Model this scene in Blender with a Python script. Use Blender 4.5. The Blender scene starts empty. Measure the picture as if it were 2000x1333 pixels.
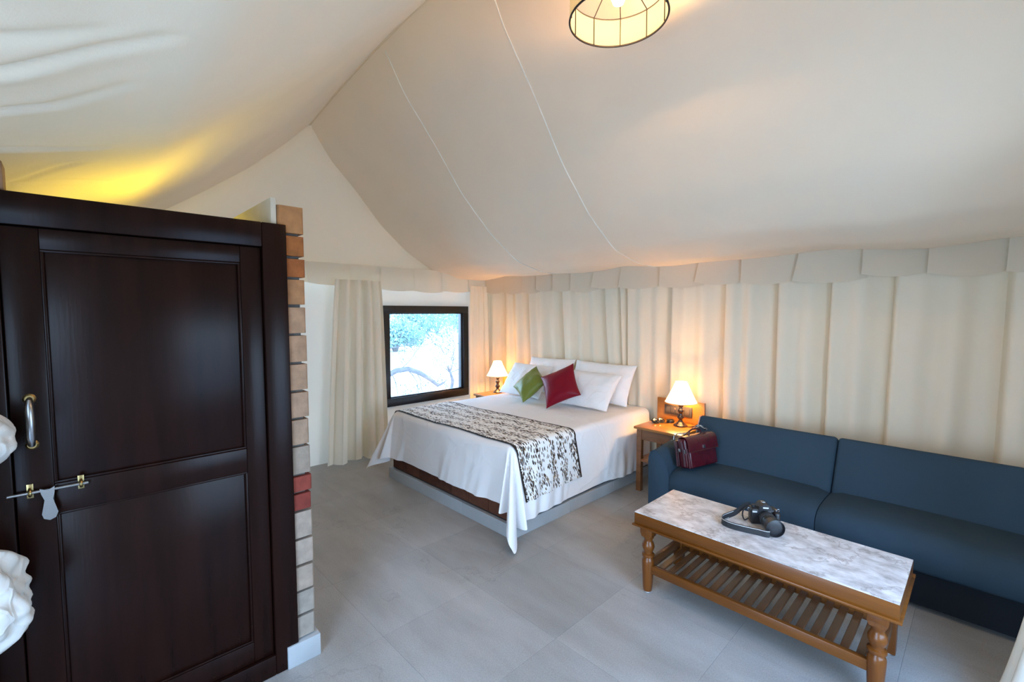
import bpy, bmesh, math, random
import numpy as np
from mathutils import Vector, Matrix, noise

random.seed(7)
R = math.radians
SC = bpy.context.scene
COL = SC.collection
PI = math.pi

# ------------------------------------------------------------------ camera
cam_d = bpy.data.cameras.new('camera')
cam_d.sensor_width = 36.0
cam_d.lens = 897.0 * 36.0 / 2000.0
cam_d.clip_start = 0.02
cam_d.clip_end = 400
cam = bpy.data.objects.new('camera', cam_d)
COL.objects.link(cam)
cam.location = (0, 0, 1.6)
cam.rotation_euler = (R(90 - 3.65), 0, R(45.98))
SC.camera = cam

# ------------------------------------------------------------------ world / exposure
SC.view_settings.view_transform = 'Standard'
SC.view_settings.look = 'None'
SC.view_settings.gamma = 1.0
SC.view_settings.use_curve_mapping = False
SC.view_settings.exposure = 2.08
SKY = 3.0
wd = bpy.data.worlds.new('sky')
SC.world = wd
wd.use_nodes = True
wn, wl_ = wd.node_tree.nodes, wd.node_tree.links
bg = wn['Background']
tc = wn.new('ShaderNodeTexCoord')
sp = wn.new('ShaderNodeSeparateXYZ')
rp = wn.new('ShaderNodeValToRGB')
rp.color_ramp.elements[0].position = 0.0
rp.color_ramp.elements[0].color = (0.54, 0.76, 1.0, 1)
rp.color_ramp.elements[1].position = 0.9
rp.color_ramp.elements[1].color = (0.28, 0.52, 1.0, 1)
wl_.new(tc.outputs['Generated'], sp.inputs[0])
wl_.new(sp.outputs['Z'], rp.inputs[0])
wl_.new(rp.outputs[0], bg.inputs['Color'])
bg.inputs['Strength'].default_value = SKY
try:
    SC.cycles.max_bounces = 10
    SC.cycles.diffuse_bounces = 7
    SC.cycles.transmission_bounces = 8
    SC.cycles.transparent_max_bounces = 12
    SC.cycles.caustics_reflective = False
    SC.cycles.caustics_refractive = False
    SC.cycles.sample_clamp_indirect = 6.0
    SC.cycles.use_denoising = True
except Exception:
    pass


def portal(name, loc, rot, sx, sy):
    d = bpy.data.lights.new(name, 'AREA')
    d.shape = 'RECTANGLE'
    d.size = sx
    d.size_y = sy
    d.cycles.is_portal = True
    o = bpy.data.objects.new(name, d)
    COL.objects.link(o)
    o.location = loc
    o.rotation_euler = rot
    return o


# daylight enters by the window of the end wall and by the open entrance
portal('window_portal', (-4.95, 3.16, 1.09), (0, R(-90), 0), 1.10, 1.10)
portal('side_opening_portal', (0.66, 1.69, 1.14), (0, R(90), 0), 1.52, 1.46)
portal('entrance_portal', (-0.70, -0.70, 1.0), (R(90), 0, 0), 1.20, 1.98)

# ------------------------------------------------------------------ geometry helpers
WL = {}


def wloc(o):
    return WL.get(o.name, Vector((0, 0, 0))) if o else Vector((0, 0, 0))


def thing(name, label, cat, loc, group=None):
    o = bpy.data.objects.new(name, None)
    COL.objects.link(o)
    o.location = loc
    o.empty_display_size = 0.1
    WL[o.name] = Vector(loc)
    o['label'] = label
    o['category'] = cat
    if group:
        o['group'] = group
    return o


def struct(name, loc=(0, 0, 0)):
    o = bpy.data.objects.new(name, None)
    COL.objects.link(o)
    o.location = loc
    WL[o.name] = Vector(loc)
    o['kind'] = 'structure'
    return o


def tag(o, label, cat, group=None):
    o['label'] = label
    o['category'] = cat
    if group:
        o['group'] = group
    return o


def obj(name, bm, mat, parent=None, angle=38, flip=False, origin=None):
    """bm in world coordinates -> one mesh object"""
    bmesh.ops.remove_doubles(bm, verts=bm.verts, dist=1e-5)
    bmesh.ops.recalc_face_normals(bm, faces=bm.faces)
    if origin is None:
        xs = [v.co for v in bm.verts]
        origin = Vector(((min(v.x for v in xs) + max(v.x for v in xs)) / 2,
                         (min(v.y for v in xs) + max(v.y for v in xs)) / 2,
                         min(v.z for v in xs)))
    origin = Vector(origin)
    bmesh.ops.translate(bm, verts=bm.verts, vec=-origin)
    me = bpy.data.meshes.new(name)
    bm.to_mesh(me)
    bm.free()
    for m in (mat if isinstance(mat, (list, tuple)) else [mat]):
        me.materials.append(m)
    me.polygons.foreach_set('use_smooth', [True] * len(me.polygons))
    me.set_sharp_from_angle(angle=R(angle))
    o = bpy.data.objects.new(name, me)
    COL.objects.link(o)
    o.location = origin - wloc(parent)
    WL[o.name] = origin
    if parent:
        o.parent = parent
    return o


def inst(src, name, parent, loc, rot=None, scale=None, color=None):
    o = bpy.data.objects.new(name, src.data)
    COL.objects.link(o)
    o.location = Vector(loc) - wloc(parent)
    WL[o.name] = Vector(loc)
    o.parent = parent
    if rot:
        o.rotation_euler = rot
    if scale:
        o.scale = scale
    if color:
        o.color = color
    return o


def copy_tree(o, delta, parent=None):
    c = o.copy()
    COL.objects.link(c)
    if parent is None:
        c.location = o.location + Vector(delta)
        WL[c.name] = WL[o.name] + Vector(delta)
    else:
        c.parent = parent
    for ch in list(o.children):
        copy_tree(ch, delta, c)
    return c


def NB():
    return bmesh.new()


def bbox(bm, x0, x1, y0, y1, z0, z1, bev=0.0, seg=2, M=None):
    ret = bmesh.ops.create_cube(bm, size=1.0)
    vs = ret['verts']
    for v in vs:
        v.co = Vector(((x0 + x1) / 2 + v.co.x * (x1 - x0), (y0 + y1) / 2 + v.co.y * (y1 - y0), (z0 + z1) / 2 + v.co.z * (z1 - z0)))
    if bev > 0:
        es = list({e for v in vs for e in v.link_edges})
        r = bmesh.ops.bevel(bm, geom=es + vs, offset=bev, segments=seg, profile=0.5, affect='EDGES')
        vs = list({v for f in r['faces'] for v in f.verts} | {v for v in vs if v.is_valid})
        # every vert of this island
        seen = set(vs)
        st = list(vs)
        while st:
            v = st.pop()
            for e in v.link_edges:
                w = e.other_vert(v)
                if w not in seen:
                    seen.add(w)
                    st.append(w)
        vs = list(seen)
    if M is not None:
        bmesh.ops.transform(bm, matrix=M, verts=vs)
    return vs


def lathe(bm, prof, c=(0, 0, 0), n=24, M=None, cap=True):
    """prof: [(r, z)...] bottom to top around local Z"""
    rings = []
    T = (M or Matrix.Identity(4))
    for r, z in prof:
        ring = []
        for k in range(n):
            a = 2 * PI * k / n
            p = T @ Vector((r * math.cos(a), r * math.sin(a), z))
            ring.append(bm.verts.new(p + Vector(c)))
        rings.append(ring)
    for a, b in zip(rings, rings[1:]):
        for k in range(n):
            bm.faces.new((a[k], a[(k + 1) % n], b[(k + 1) % n], b[k]))
    if cap:
        if prof[0][0] > 1e-4:
            bm.faces.new(rings[0][::-1])
        if prof[-1][0] > 1e-4:
            bm.faces.new(rings[-1])
    return rings


def tube(bm, pts, rad, n=8, cap=True, closed=False):
    pts = [Vector(p) for p in pts]
    rings = []
    m = len(pts)
    a = None
    for i, p in enumerate(pts):
        if closed:
            d = pts[(i + 1) % m] - pts[i - 1]
        else:
            d = pts[min(i + 1, m - 1)] - pts[max(i - 1, 0)]
        d.normalize()
        if a is None:
            a = d.cross(Vector((0, 0, 1)))
            if a.length < 1e-2:
                a = d.cross(Vector((1, 0, 0)))
        else:
            a = a - d * a.dot(d)
            if a.length < 1e-4:
                a = d.orthogonal()
        a.normalize()
        b = d.cross(a)
        r = rad[i] if isinstance(rad, (list, tuple)) else rad
        rings.append([bm.verts.new(p + (a * math.cos(2 * PI * k / n) + b * math.sin(2 * PI * k / n)) * r) for k in range(n)])
    prs = list(zip(rings, rings[1:]))
    if closed:
        prs.append((rings[-1], rings[0]))
    for A, B in prs:
        for k in range(n):
            bm.faces.new((A[k], A[(k + 1) % n], B[(k + 1) % n], B[k]))
    if cap and not closed:
        bm.faces.new(rings[0][::-1])
        bm.faces.new(rings[-1])


def ribbon(bm, pts, widthdir, w, t=0.002):
    """flat band of width w and thickness t along pts; widthdir: vector or list"""
    pts = [Vector(p) for p in pts]
    rings = []
    for i, p in enumerate(pts):
        d = (pts[min(i + 1, len(pts) - 1)] - pts[max(i - 1, 0)]).normalized()
        wv = Vector(widthdir[i] if isinstance(widthdir, list) else widthdir).normalized()
        nv = d.cross(wv)
        nv.normalize()
        rings.append([bm.verts.new(p + wv * sx * w / 2 + nv * sy * t / 2) for sx, sy in ((-1, -1), (1, -1), (1, 1), (-1, 1))])
    for A, B in zip(rings, rings[1:]):
        for k in range(4):
            bm.faces.new((A[k], A[(k + 1) % 4], B[(k + 1) % 4], B[k]))
    bm.faces.new(rings[0][::-1])
    bm.faces.new(rings[-1])


def grid(bm, fn, nu, nv, uv=None, closed_u=False):
    """fn(i/nu, j/nv) -> point; uv(u, v) -> (s, t)"""
    uvl = bm.loops.layers.uv.verify() if uv else None
    V = []
    nuu = nu if closed_u else nu + 1
    for i in range(nuu):
        V.append([bm.verts.new(fn(i / nu, j / nv)) for j in range(nv + 1)])
    for i in range(nu):
        for j in range(nv):
            i2 = (i + 1) % nuu
            f = bm.faces.new((V[i][j], V[i2][j], V[i2][j + 1], V[i][j + 1]))
            if uv:
                for lp, (a, b) in zip(f.loops, ((i, j), (i + 1, j), (i + 1, j + 1), (i, j + 1))):
                    lp[uvl].uv = uv(a / nu, b / nv)
    return V


def prism(bm, poly, axis, a0, a1):
    """poly of 2D points extruded along axis 'x','y','z'"""
    def P(p, a):
        return {'x': (a, p[0], p[1]), 'y': (p[0], a, p[1]), 'z': (p[0], p[1], a)}[axis]
    A = [bm.verts.new(P(p, a0)) for p in poly]
    B = [bm.verts.new(P(p, a1)) for p in poly]
    n = len(poly)
    bm.faces.new(A)
    bm.faces.new(B[::-1])
    for k in range(n):
        bm.faces.new((A[k], B[k], B[(k + 1) % n], A[(k + 1) % n]))
    return A + B


def bevel_all(bm, off, seg=3, ang=30):
    es = [e for e in bm.edges if len(e.link_faces) == 2 and e.calc_face_angle(0) > R(ang)]
    bmesh.ops.bevel(bm, geom=es, offset=off, segments=seg, profile=0.5, affect='EDGES', clamp_overlap=True)


def nz(x, y=0.0, z=0.0, s=1.0):
    return noise.noise(Vector((x * s, y * s, z * s)))


# ------------------------------------------------------------------ materials
def newmat(name):
    m = bpy.data.materials.new(name)
    m.use_nodes = True
    nt = m.node_tree
    return m, nt.nodes, nt.links, nt.nodes['Principled BSDF']


def setp(b, **k):
    names = {'col': 'Base Color', 'rough': 'Roughness', 'metal': 'Metallic', 'spec': 'Specular IOR Level', 'coat': 'Coat Weight',
             'sheen': 'Sheen Weight', 'coatr': 'Coat Roughness', 'em': 'Emission Color', 'es': 'Emission Strength', 'aniso': 'Anisotropic'}
    for kk, v in k.items():
        i = b.inputs[names[kk]]
        i.default_value = (*v, 1) if isinstance(v, tuple) and len(v) == 3 else v


def noise_tex(n, l, scale, detail=4, rough=0.55, coord='Object', vec=None, stretch=None):
    t = n.new('ShaderNodeTexNoise')
    t.inputs['Scale'].default_value = scale
    t.inputs['Detail'].default_value = detail
    t.inputs['Roughness'].default_value = rough
    if vec is None:
        c = n.new('ShaderNodeTexCoord')
        vec = c.outputs[coord]
    if stretch:
        mp = n.new('ShaderNodeMapping')
        mp.inputs['Scale'].default_value = stretch
        l.new(vec, mp.inputs[0])
        vec = mp.outputs[0]
    l.new(vec, t.inputs['Vector'])
    return t


def ramp(n, l, src, stops):
    r = n.new('ShaderNodeValToRGB')
    e = r.color_ramp.elements
    while len(e) < len(stops):
        e.new(0.5)
    for k, (p, c) in enumerate(stops):
        e[k].position = p
        e[k].color = (*c, 1)
    l.new(src, r.inputs[0])
    return r


def bump(n, l, b, height, strength=0.2, dist=0.01):
    bp = n.new('ShaderNodeBump')
    bp.inputs['Strength'].default_value = strength
    bp.inputs['Distance'].default_value = dist
    l.new(height, bp.inputs['Height'])
    l.new(bp.outputs[0], b.inputs['Normal'])
    return bp


def simple(name, col, rough=0.5, var=0.12, scale=8, bmp=0.0, bscale=None, stretch=None, **k):
    m, n, l, b = newmat(name)
    setp(b, rough=rough, **k)
    t = noise_tex(n, l, scale, stretch=stretch)
    lo = tuple(c * (1 - var) for c in col)
    hi = tuple(min(1, c * (1 + var)) for c in col)
    r = ramp(n, l, t.outputs[0], [(0.3, lo), (0.7, hi)])
    l.new(r.outputs[0], b.inputs['Base Color'])
    if bmp:
        t2 = noise_tex(n, l, bscale or scale * 6, stretch=stretch)
        bump(n, l, b, t2.outputs[0], bmp, 0.01)
    return m


def cloth(name, col, var=0.05, trans=0.0, tcol=None, rough=0.9, weave=260, wb=0.12, soft=0.25, sheen=0.0, crease=0.0, cscale=6):
    m, n, l, b = newmat(name)
    setp(b, rough=rough, spec=0.2, sheen=sheen)
    t = noise_tex(n, l, 1.6, detail=5)
    r = ramp(n, l, t.outputs[0], [(0.3, tuple(c * (1 - var) for c in col)), (0.7, tuple(min(1, c * (1 + var)) for c in col))])
    l.new(r.outputs[0], b.inputs['Base Color'])
    # woven threads and faint soft creases
    c = n.new('ShaderNodeTexCoord')
    w1 = noise_tex(n, l, weave, detail=1, vec=c.outputs['Object'], stretch=(1, 1, 0.12))
    w2 = noise_tex(n, l, weave, detail=1, vec=c.outputs['Object'], stretch=(0.12, 0.12, 1))
    ad = n.new('ShaderNodeMath')
    ad.operation = 'ADD'
    l.new(w1.outputs[0], ad.inputs[0])
    l.new(w2.outputs[0], ad.inputs[1])
    bp = n.new('ShaderNodeBump')
    bp.inputs['Strength'].default_value = wb
    bp.inputs['Distance'].default_value = 0.002
    l.new(ad.outputs[0], bp.inputs['Height'])
    last = bp
    if soft:
        s = noise_tex(n, l, 3.2, detail=4)
        bp2 = n.new('ShaderNodeBump')
        bp2.inputs['Strength'].default_value = soft
        bp2.inputs['Distance'].default_value = 0.03
        l.new(s.outputs[0], bp2.inputs['Height'])
        l.new(bp.outputs[0], bp2.inputs['Normal'])
        last = bp2
    if crease:
        v = n.new('ShaderNodeTexVoronoi')
        v.feature = 'DISTANCE_TO_EDGE'
        v.inputs['Scale'].default_value = cscale
        dn = noise_tex(n, l, 2.5, detail=3)
        mx = n.new('ShaderNodeMix')
        mx.data_type = 'VECTOR'
        mx.inputs[0].default_value = 0.25
        l.new(c.outputs['Object'], mx.inputs[4])
        l.new(dn.outputs['Color'], mx.inputs[5])
        l.new(mx.outputs[1], v.inputs['Vector'])
        rr = ramp(n, l, v.outputs['Distance'], [(0.0, (1, 1, 1)), (0.06, (0, 0, 0))])
        bp3 = n.new('ShaderNodeBump')
        bp3.inputs['Strength'].default_value = crease
        bp3.inputs['Distance'].default_value = 0.006
        l.new(rr.outputs[0], bp3.inputs['Height'])
        l.new(last.outputs[0], bp3.inputs['Normal'])
        last = bp3
    l.new(last.outputs[0], b.inputs['Normal'])
    if trans:
        tr = n.new('ShaderNodeBsdfTranslucent')
        tr.inputs['Color'].default_value = (*(tcol or col), 1)
        mxs = n.new('ShaderNodeMixShader')
        mxs.inputs[0].default_value = trans
        out = n['Material Output']
        l.new(b.outputs[0], mxs.inputs[1])
        l.new(tr.outputs[0], mxs.inputs[2])
        l.new(mxs.outputs[0], out.inputs['Surface'])
    return m


def wood(name, c0, c1, rough=0.3, scale=6, stretch=(1, 1, 0.08), coat=0.3, bmp=0.05, spec=0.5):
    m, n, l, b = newmat(name)
    setp(b, rough=rough, coat=coat, coatr=0.15, spec=spec)
    t = noise_tex(n, l, scale, detail=6, rough=0.65, stretch=tuple(s * 3 for s in stretch))
    r = ramp(n, l, t.outputs[0], [(0.28, c0), (0.72, c1)])
    l.new(r.outputs[0], b.inputs['Base Color'])
    t2 = noise_tex(n, l, scale * 8, detail=3, stretch=tuple(s * 3 for s in stretch))
    bump(n, l, b, t2.outputs[0], bmp, 0.004)
    return m


M = {}
M['roof'] = cloth('roof_canvas', (0.775, 0.625, 0.46), var=0.03, trans=0.012, tcol=(0.85, 0.66, 0.42), soft=0.18)
M['wallcanvas'] = cloth('wall_canvas', (0.84, 0.77, 0.66), var=0.03, trans=0.02, tcol=(0.85, 0.76, 0.60), soft=0.15)
M['sheetcanvas'] = cloth('single_canvas', (0.84, 0.77, 0.66), var=0.03, trans=0.048, tcol=(0.86, 0.76, 0.60), soft=0.15)
M['gablecanvas'] = cloth('gable_canvas', (0.80, 0.68, 0.52), var=0.03, trans=0.026, tcol=(0.86, 0.66, 0.42), soft=0.15)
M['drape'] = cloth('drape_canvas', (0.85, 0.745, 0.585), var=0.03, trans=0.05, tcol=(0.9, 0.75, 0.5), soft=0.3)
M['valance'] = cloth('shaded_valance_canvas', (0.74, 0.645, 0.50), var=0.03, trans=0.05, soft=0.2)  # same canvas, albedo lowered to imitate the weaker light on the valance
M['curtain'] = cloth('curtain_cotton', (0.88, 0.82, 0.70), var=0.03, trans=0.20, tcol=(0.90, 0.82, 0.66), soft=0.15)
M['linen'] = cloth('white_linen', (0.86, 0.85, 0.85), var=0.02, weave=500, wb=0.05, soft=0.35, crease=0.25, cscale=3.2, rough=0.75)
M['pillow'] = cloth('pillow_linen', (0.87, 0.86, 0.86), var=0.02, weave=500, wb=0.05, soft=0.4, crease=0.3, cscale=7, rough=0.75)
M['whitecloth'] = cloth('crumpled_cotton', (0.62, 0.60, 0.56), var=0.04, soft=0.6, crease=0.4, cscale=9)
M['green'] = cloth('green_satin', (0.17, 0.20, 0.035), var=0.12, rough=0.38, weave=500, wb=0.04, soft=0.35, sheen=0.1)
M['red'] = cloth('crimson_satin', (0.19, 0.002, 0.014), var=0.12, rough=0.38, weave=500, wb=0.04, soft=0.3, sheen=0.05)
M['sofa'] = cloth('blue_grey_fabric', (0.032, 0.057, 0.082), var=0.08, rough=0.85, weave=420, wb=0.25, soft=0.12)
M['sofabase'] = cloth('shade_black_base_fabric', (0.01, 0.012, 0.016), var=0.1, rough=0.9)  # shadow below the seat put into the near-black colour of the base
M['piping'] = simple('pale_piping', (0.30, 0.36, 0.40), 0.7)
M['doorwood'] = wood('dark_mahogany', (0.0060, 0.0018, 0.0012), (0.017, 0.0052, 0.0034), rough=0.27, coat=0.0, scale=5, spec=0.13)
M['teak'] = wood('teak', (0.090, 0.024, 0.0035), (0.19, 0.057, 0.0075), rough=0.28, coat=0.12, spec=0.35)
M['teakh'] = wood('teak_lengthwise', (0.105, 0.030, 0.004), (0.20, 0.063, 0.008), rough=0.28, coat=0.12, spec=0.35, stretch=(0.1, 1, 1))
M['slat'] = wood('darker_slat_wood', (0.075, 0.026, 0.008), (0.15, 0.055, 0.016), rough=0.35, coat=0.3, stretch=(1, 0.1, 1))
M['panelwood'] = wood('orange_veneer', (0.28, 0.10, 0.014), (0.42, 0.165, 0.03), rough=0.3, coat=0.3, stretch=(0.1, 1, 1))
M['nightwood'] = wood('brown_night_table', (0.14, 0.048, 0.014), (0.25, 0.095, 0.028), rough=0.33, coat=0.3, stretch=(0.15, 1, 1))
M['blackwood'] = simple('polished_black_wood', (0.022, 0.010, 0.008), 0.12, coat=0.8)
M['windowframe'] = wood('black_window_frame', (0.008, 0.005, 0.005), (0.018, 0.012, 0.010), rough=0.35, coat=0.2)
M['chrome'] = simple('brushed_steel', (0.34, 0.34, 0.35), 0.30, metal=1.0)
M['brass'] = simple('worn_brass', (0.36, 0.27, 0.12), 0.3, metal=1.0)
M['blackplastic'] = simple('black_plastic', (0.012, 0.012, 0.014), 0.35, bmp=0.1, bscale=400)
M['glossblack'] = simple('glossy_black', (0.006, 0.006, 0.007), 0.08)
M['lensglass'] = simple('lens_glass', (0.004, 0.004, 0.010), 0.03, coat=1.0)
M['webbing'] = simple('black_webbing', (0.018, 0.018, 0.020), 0.7, bmp=0.3, bscale=300)
M['whitestitch'] = simple('pale_stitching', (0.6, 0.58, 0.55), 0.7)
M['switch'] = simple('dark_switch_plate', (0.055, 0.045, 0.042), 0.35)
M['switchkey'] = simple('switch_rocker', (0.075, 0.062, 0.058), 0.3)
M['whiteplastic'] = simple('white_plastic', (0.8, 0.8, 0.8), 0.4)
M['mortar'] = simple('grey_mortar', (0.13, 0.115, 0.10), 0.95, bmp=0.4, bscale=120)
M['plaster'] = simple('cream_plaster', (0.50, 0.46, 0.36), 0.9, var=0.06, bmp=0.2)
M['skirt'] = simple('grey_tile_skirting', (0.40, 0.42, 0.43), 0.35, var=0.08, scale=5)
M['leather'] = simple('maroon_leather', (0.075, 0.004, 0.010), 0.24, var=0.2, scale=14, bmp=0.25, bscale=160, coat=0.3)
M['leatherdk'] = simple('dark_maroon_leather', (0.05, 0.005, 0.010), 0.3, var=0.2, scale=14, bmp=0.25, bscale=160, coat=0.3)
M['wire'] = simple('black_wire', (0.012, 0.007, 0.005), 0.6)
M['bark'] = simple('grey_bark', (0.16, 0.14, 0.14), 0.95, var=0.3, scale=12, bmp=0.6, bscale=40)
M['leaf'] = simple('dull_green_leaf', (0.07, 0.13, 0.09), 0.7, var=0.35, scale=3)
M['bushleaf'] = simple('grey_green_leaf', (0.22, 0.33, 0.30), 0.8, var=0.4, scale=0.6)
M['ground'] = simple('pale_dry_ground', (0.66, 0.61, 0.54), 0.95, var=0.12, scale=0.25, bmp=0.3, bscale=3)
M['concrete'] = simple('concrete_plinth', (0.4, 0.38, 0.35), 0.9)
M['seam'] = simple('pale_seam_thread', (0.88, 0.84, 0.74), 0.8)
M['mattress'] = simple('mattress_ticking', (0.75, 0.74, 0.72), 0.9)
M['clear'] = simple('white_cotton_flex', (0.75, 0.72, 0.66), 0.6)


def mat_brick():
    m, n, l, b = newmat('brick')
    setp(b, rough=0.9, spec=0.25)
    oi = n.new('ShaderNodeObjectInfo')
    gp = n.new('ShaderNodeNewGeometry')
    t = noise_tex(n, l, 22, detail=6, vec=gp.outputs['Position'])
    r = ramp(n, l, t.outputs[0], [(0.25, (0.72, 0.72, 0.72)), (0.75, (1.18, 1.15, 1.12))])
    mx = n.new('ShaderNodeMix')
    mx.data_type = 'RGBA'
    mx.blend_type = 'MULTIPLY'
    mx.inputs[0].default_value = 1.0
    hb_ = n.new('ShaderNodeHueSaturation')
    hb_.inputs['Value'].default_value = 0.74
    hb_.inputs['Saturation'].default_value = 1.0
    l.new(oi.outputs['Color'], hb_.inputs['Color'])
    l.new(hb_.outputs[0], mx.inputs[6])
    l.new(r.outputs[0], mx.inputs[7])
    l.new(mx.outputs[2], b.inputs['Base Color'])
    t2 = noise_tex(n, l, 70, detail=4, vec=gp.outputs['Position'])
    bump(n, l, b, t2.outputs[0], 0.5, 0.006)
    return m


def mat_floor():
    m, n, l, b = newmat('grey_stone_tile')
    oi = n.new('ShaderNodeObjectInfo')
    geo = n.new('ShaderNodeNewGeometry')
    t = noise_tex(n, l, 1.5, detail=7, rough=0.6, vec=geo.outputs['Position'], stretch=(0.55, 1.6, 1))
    r = ramp(n, l, t.outputs[0], [(0.28, (0.26, 0.243, 0.219)), (0.5, (0.345, 0.331, 0.308)), (0.74, (0.45, 0.438, 0.415))])
    hs = n.new('ShaderNodeHueSaturation')
    mr = n.new('ShaderNodeMapRange')
    mr.inputs[3].default_value = 0.93
    mr.inputs[4].default_value = 1.07
    l.new(oi.outputs['Random'], mr.inputs[0])
    l.new(mr.outputs[0], hs.inputs['Value'])
    l.new(r.outputs[0], hs.inputs['Color'])
    # fine speckle and a few thin dark veins
    sn = noise_tex(n, l, 160, detail=2, vec=geo.outputs['Position'])
    sr = ramp(n, l, sn.outputs[0], [(0.3, (0.86, 0.86, 0.86)), (0.7, (1.1, 1.1, 1.1))])
    mx = n.new('ShaderNodeMix')
    mx.data_type = 'RGBA'
    mx.blend_type = 'MULTIPLY'
    mx.inputs[0].default_value = 1.0
    l.new(hs.outputs[0], mx.inputs[6])
    l.new(sr.outputs[0], mx.inputs[7])
    vn = noise_tex(n, l, 0.9, detail=6, rough=0.55, vec=geo.outputs['Position'])
    ab = n.new('ShaderNodeMath')
    ab.operation = 'SUBTRACT'
    ab.inputs[1].default_value = 0.56
    l.new(vn.outputs[0], ab.inputs[0])
    ab2 = n.new('ShaderNodeMath')
    ab2.operation = 'ABSOLUTE'
    l.new(ab.outputs[0], ab2.inputs[0])
    vr = ramp(n, l, ab2.outputs[0], [(0.0, (0.86, 0.86, 0.86)), (0.004, (1, 1, 1))])
    mx2 = n.new('ShaderNodeMix')
    mx2.data_type = 'RGBA'
    mx2.blend_type = 'MULTIPLY'
    mx2.inputs[0].default_value = 1.0
    l.new(mx.outputs[2], mx2.inputs[6])
    l.new(vr.outputs[0], mx2.inputs[7])
    l.new(mx2.outputs[2], b.inputs['Base Color'])
    setp(b, rough=0.42, spec=0.45)
    bump(n, l, b, sn.outputs[0], 0.05, 0.002)
    return m


def mat_marble():
    m, n, l, b = newmat('white_grey_marble_laminate')
    t = noise_tex(n, l, 9, detail=8, rough=0.62, stretch=(1, 1.6, 1))
    r = ramp(n, l, t.outputs[0], [(0.30, (0.34, 0.31, 0.30)), (0.46, (0.56, 0.53, 0.52)), (0.62, (0.76, 0.74, 0.74))])
    v = noise_tex(n, l, 3.2, detail=7, rough=0.6)
    a = n.new('ShaderNodeMath')
    a.operation = 'SUBTRACT'
    a.inputs[1].default_value = 0.5
    l.new(v.outputs[0], a.inputs[0])
    a2 = n.new('ShaderNodeMath')
    a2.operation = 'ABSOLUTE'
    l.new(a.outputs[0], a2.inputs[0])
    vr = ramp(n, l, a2.outputs[0], [(0.0, (0.62, 0.58, 0.56)), (0.015, (1, 1, 1))])
    mx = n.new('ShaderNodeMix')
    mx.data_type = 'RGBA'
    mx.blend_type = 'MULTIPLY'
    mx.inputs[0].default_value = 1.0
    l.new(r.outputs[0], mx.inputs[6])
    l.new(vr.outputs[0], mx.inputs[7])
    l.new(mx.outputs[2], b.inputs['Base Color'])
    setp(b, rough=0.3, spec=0.5)
    return m


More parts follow.
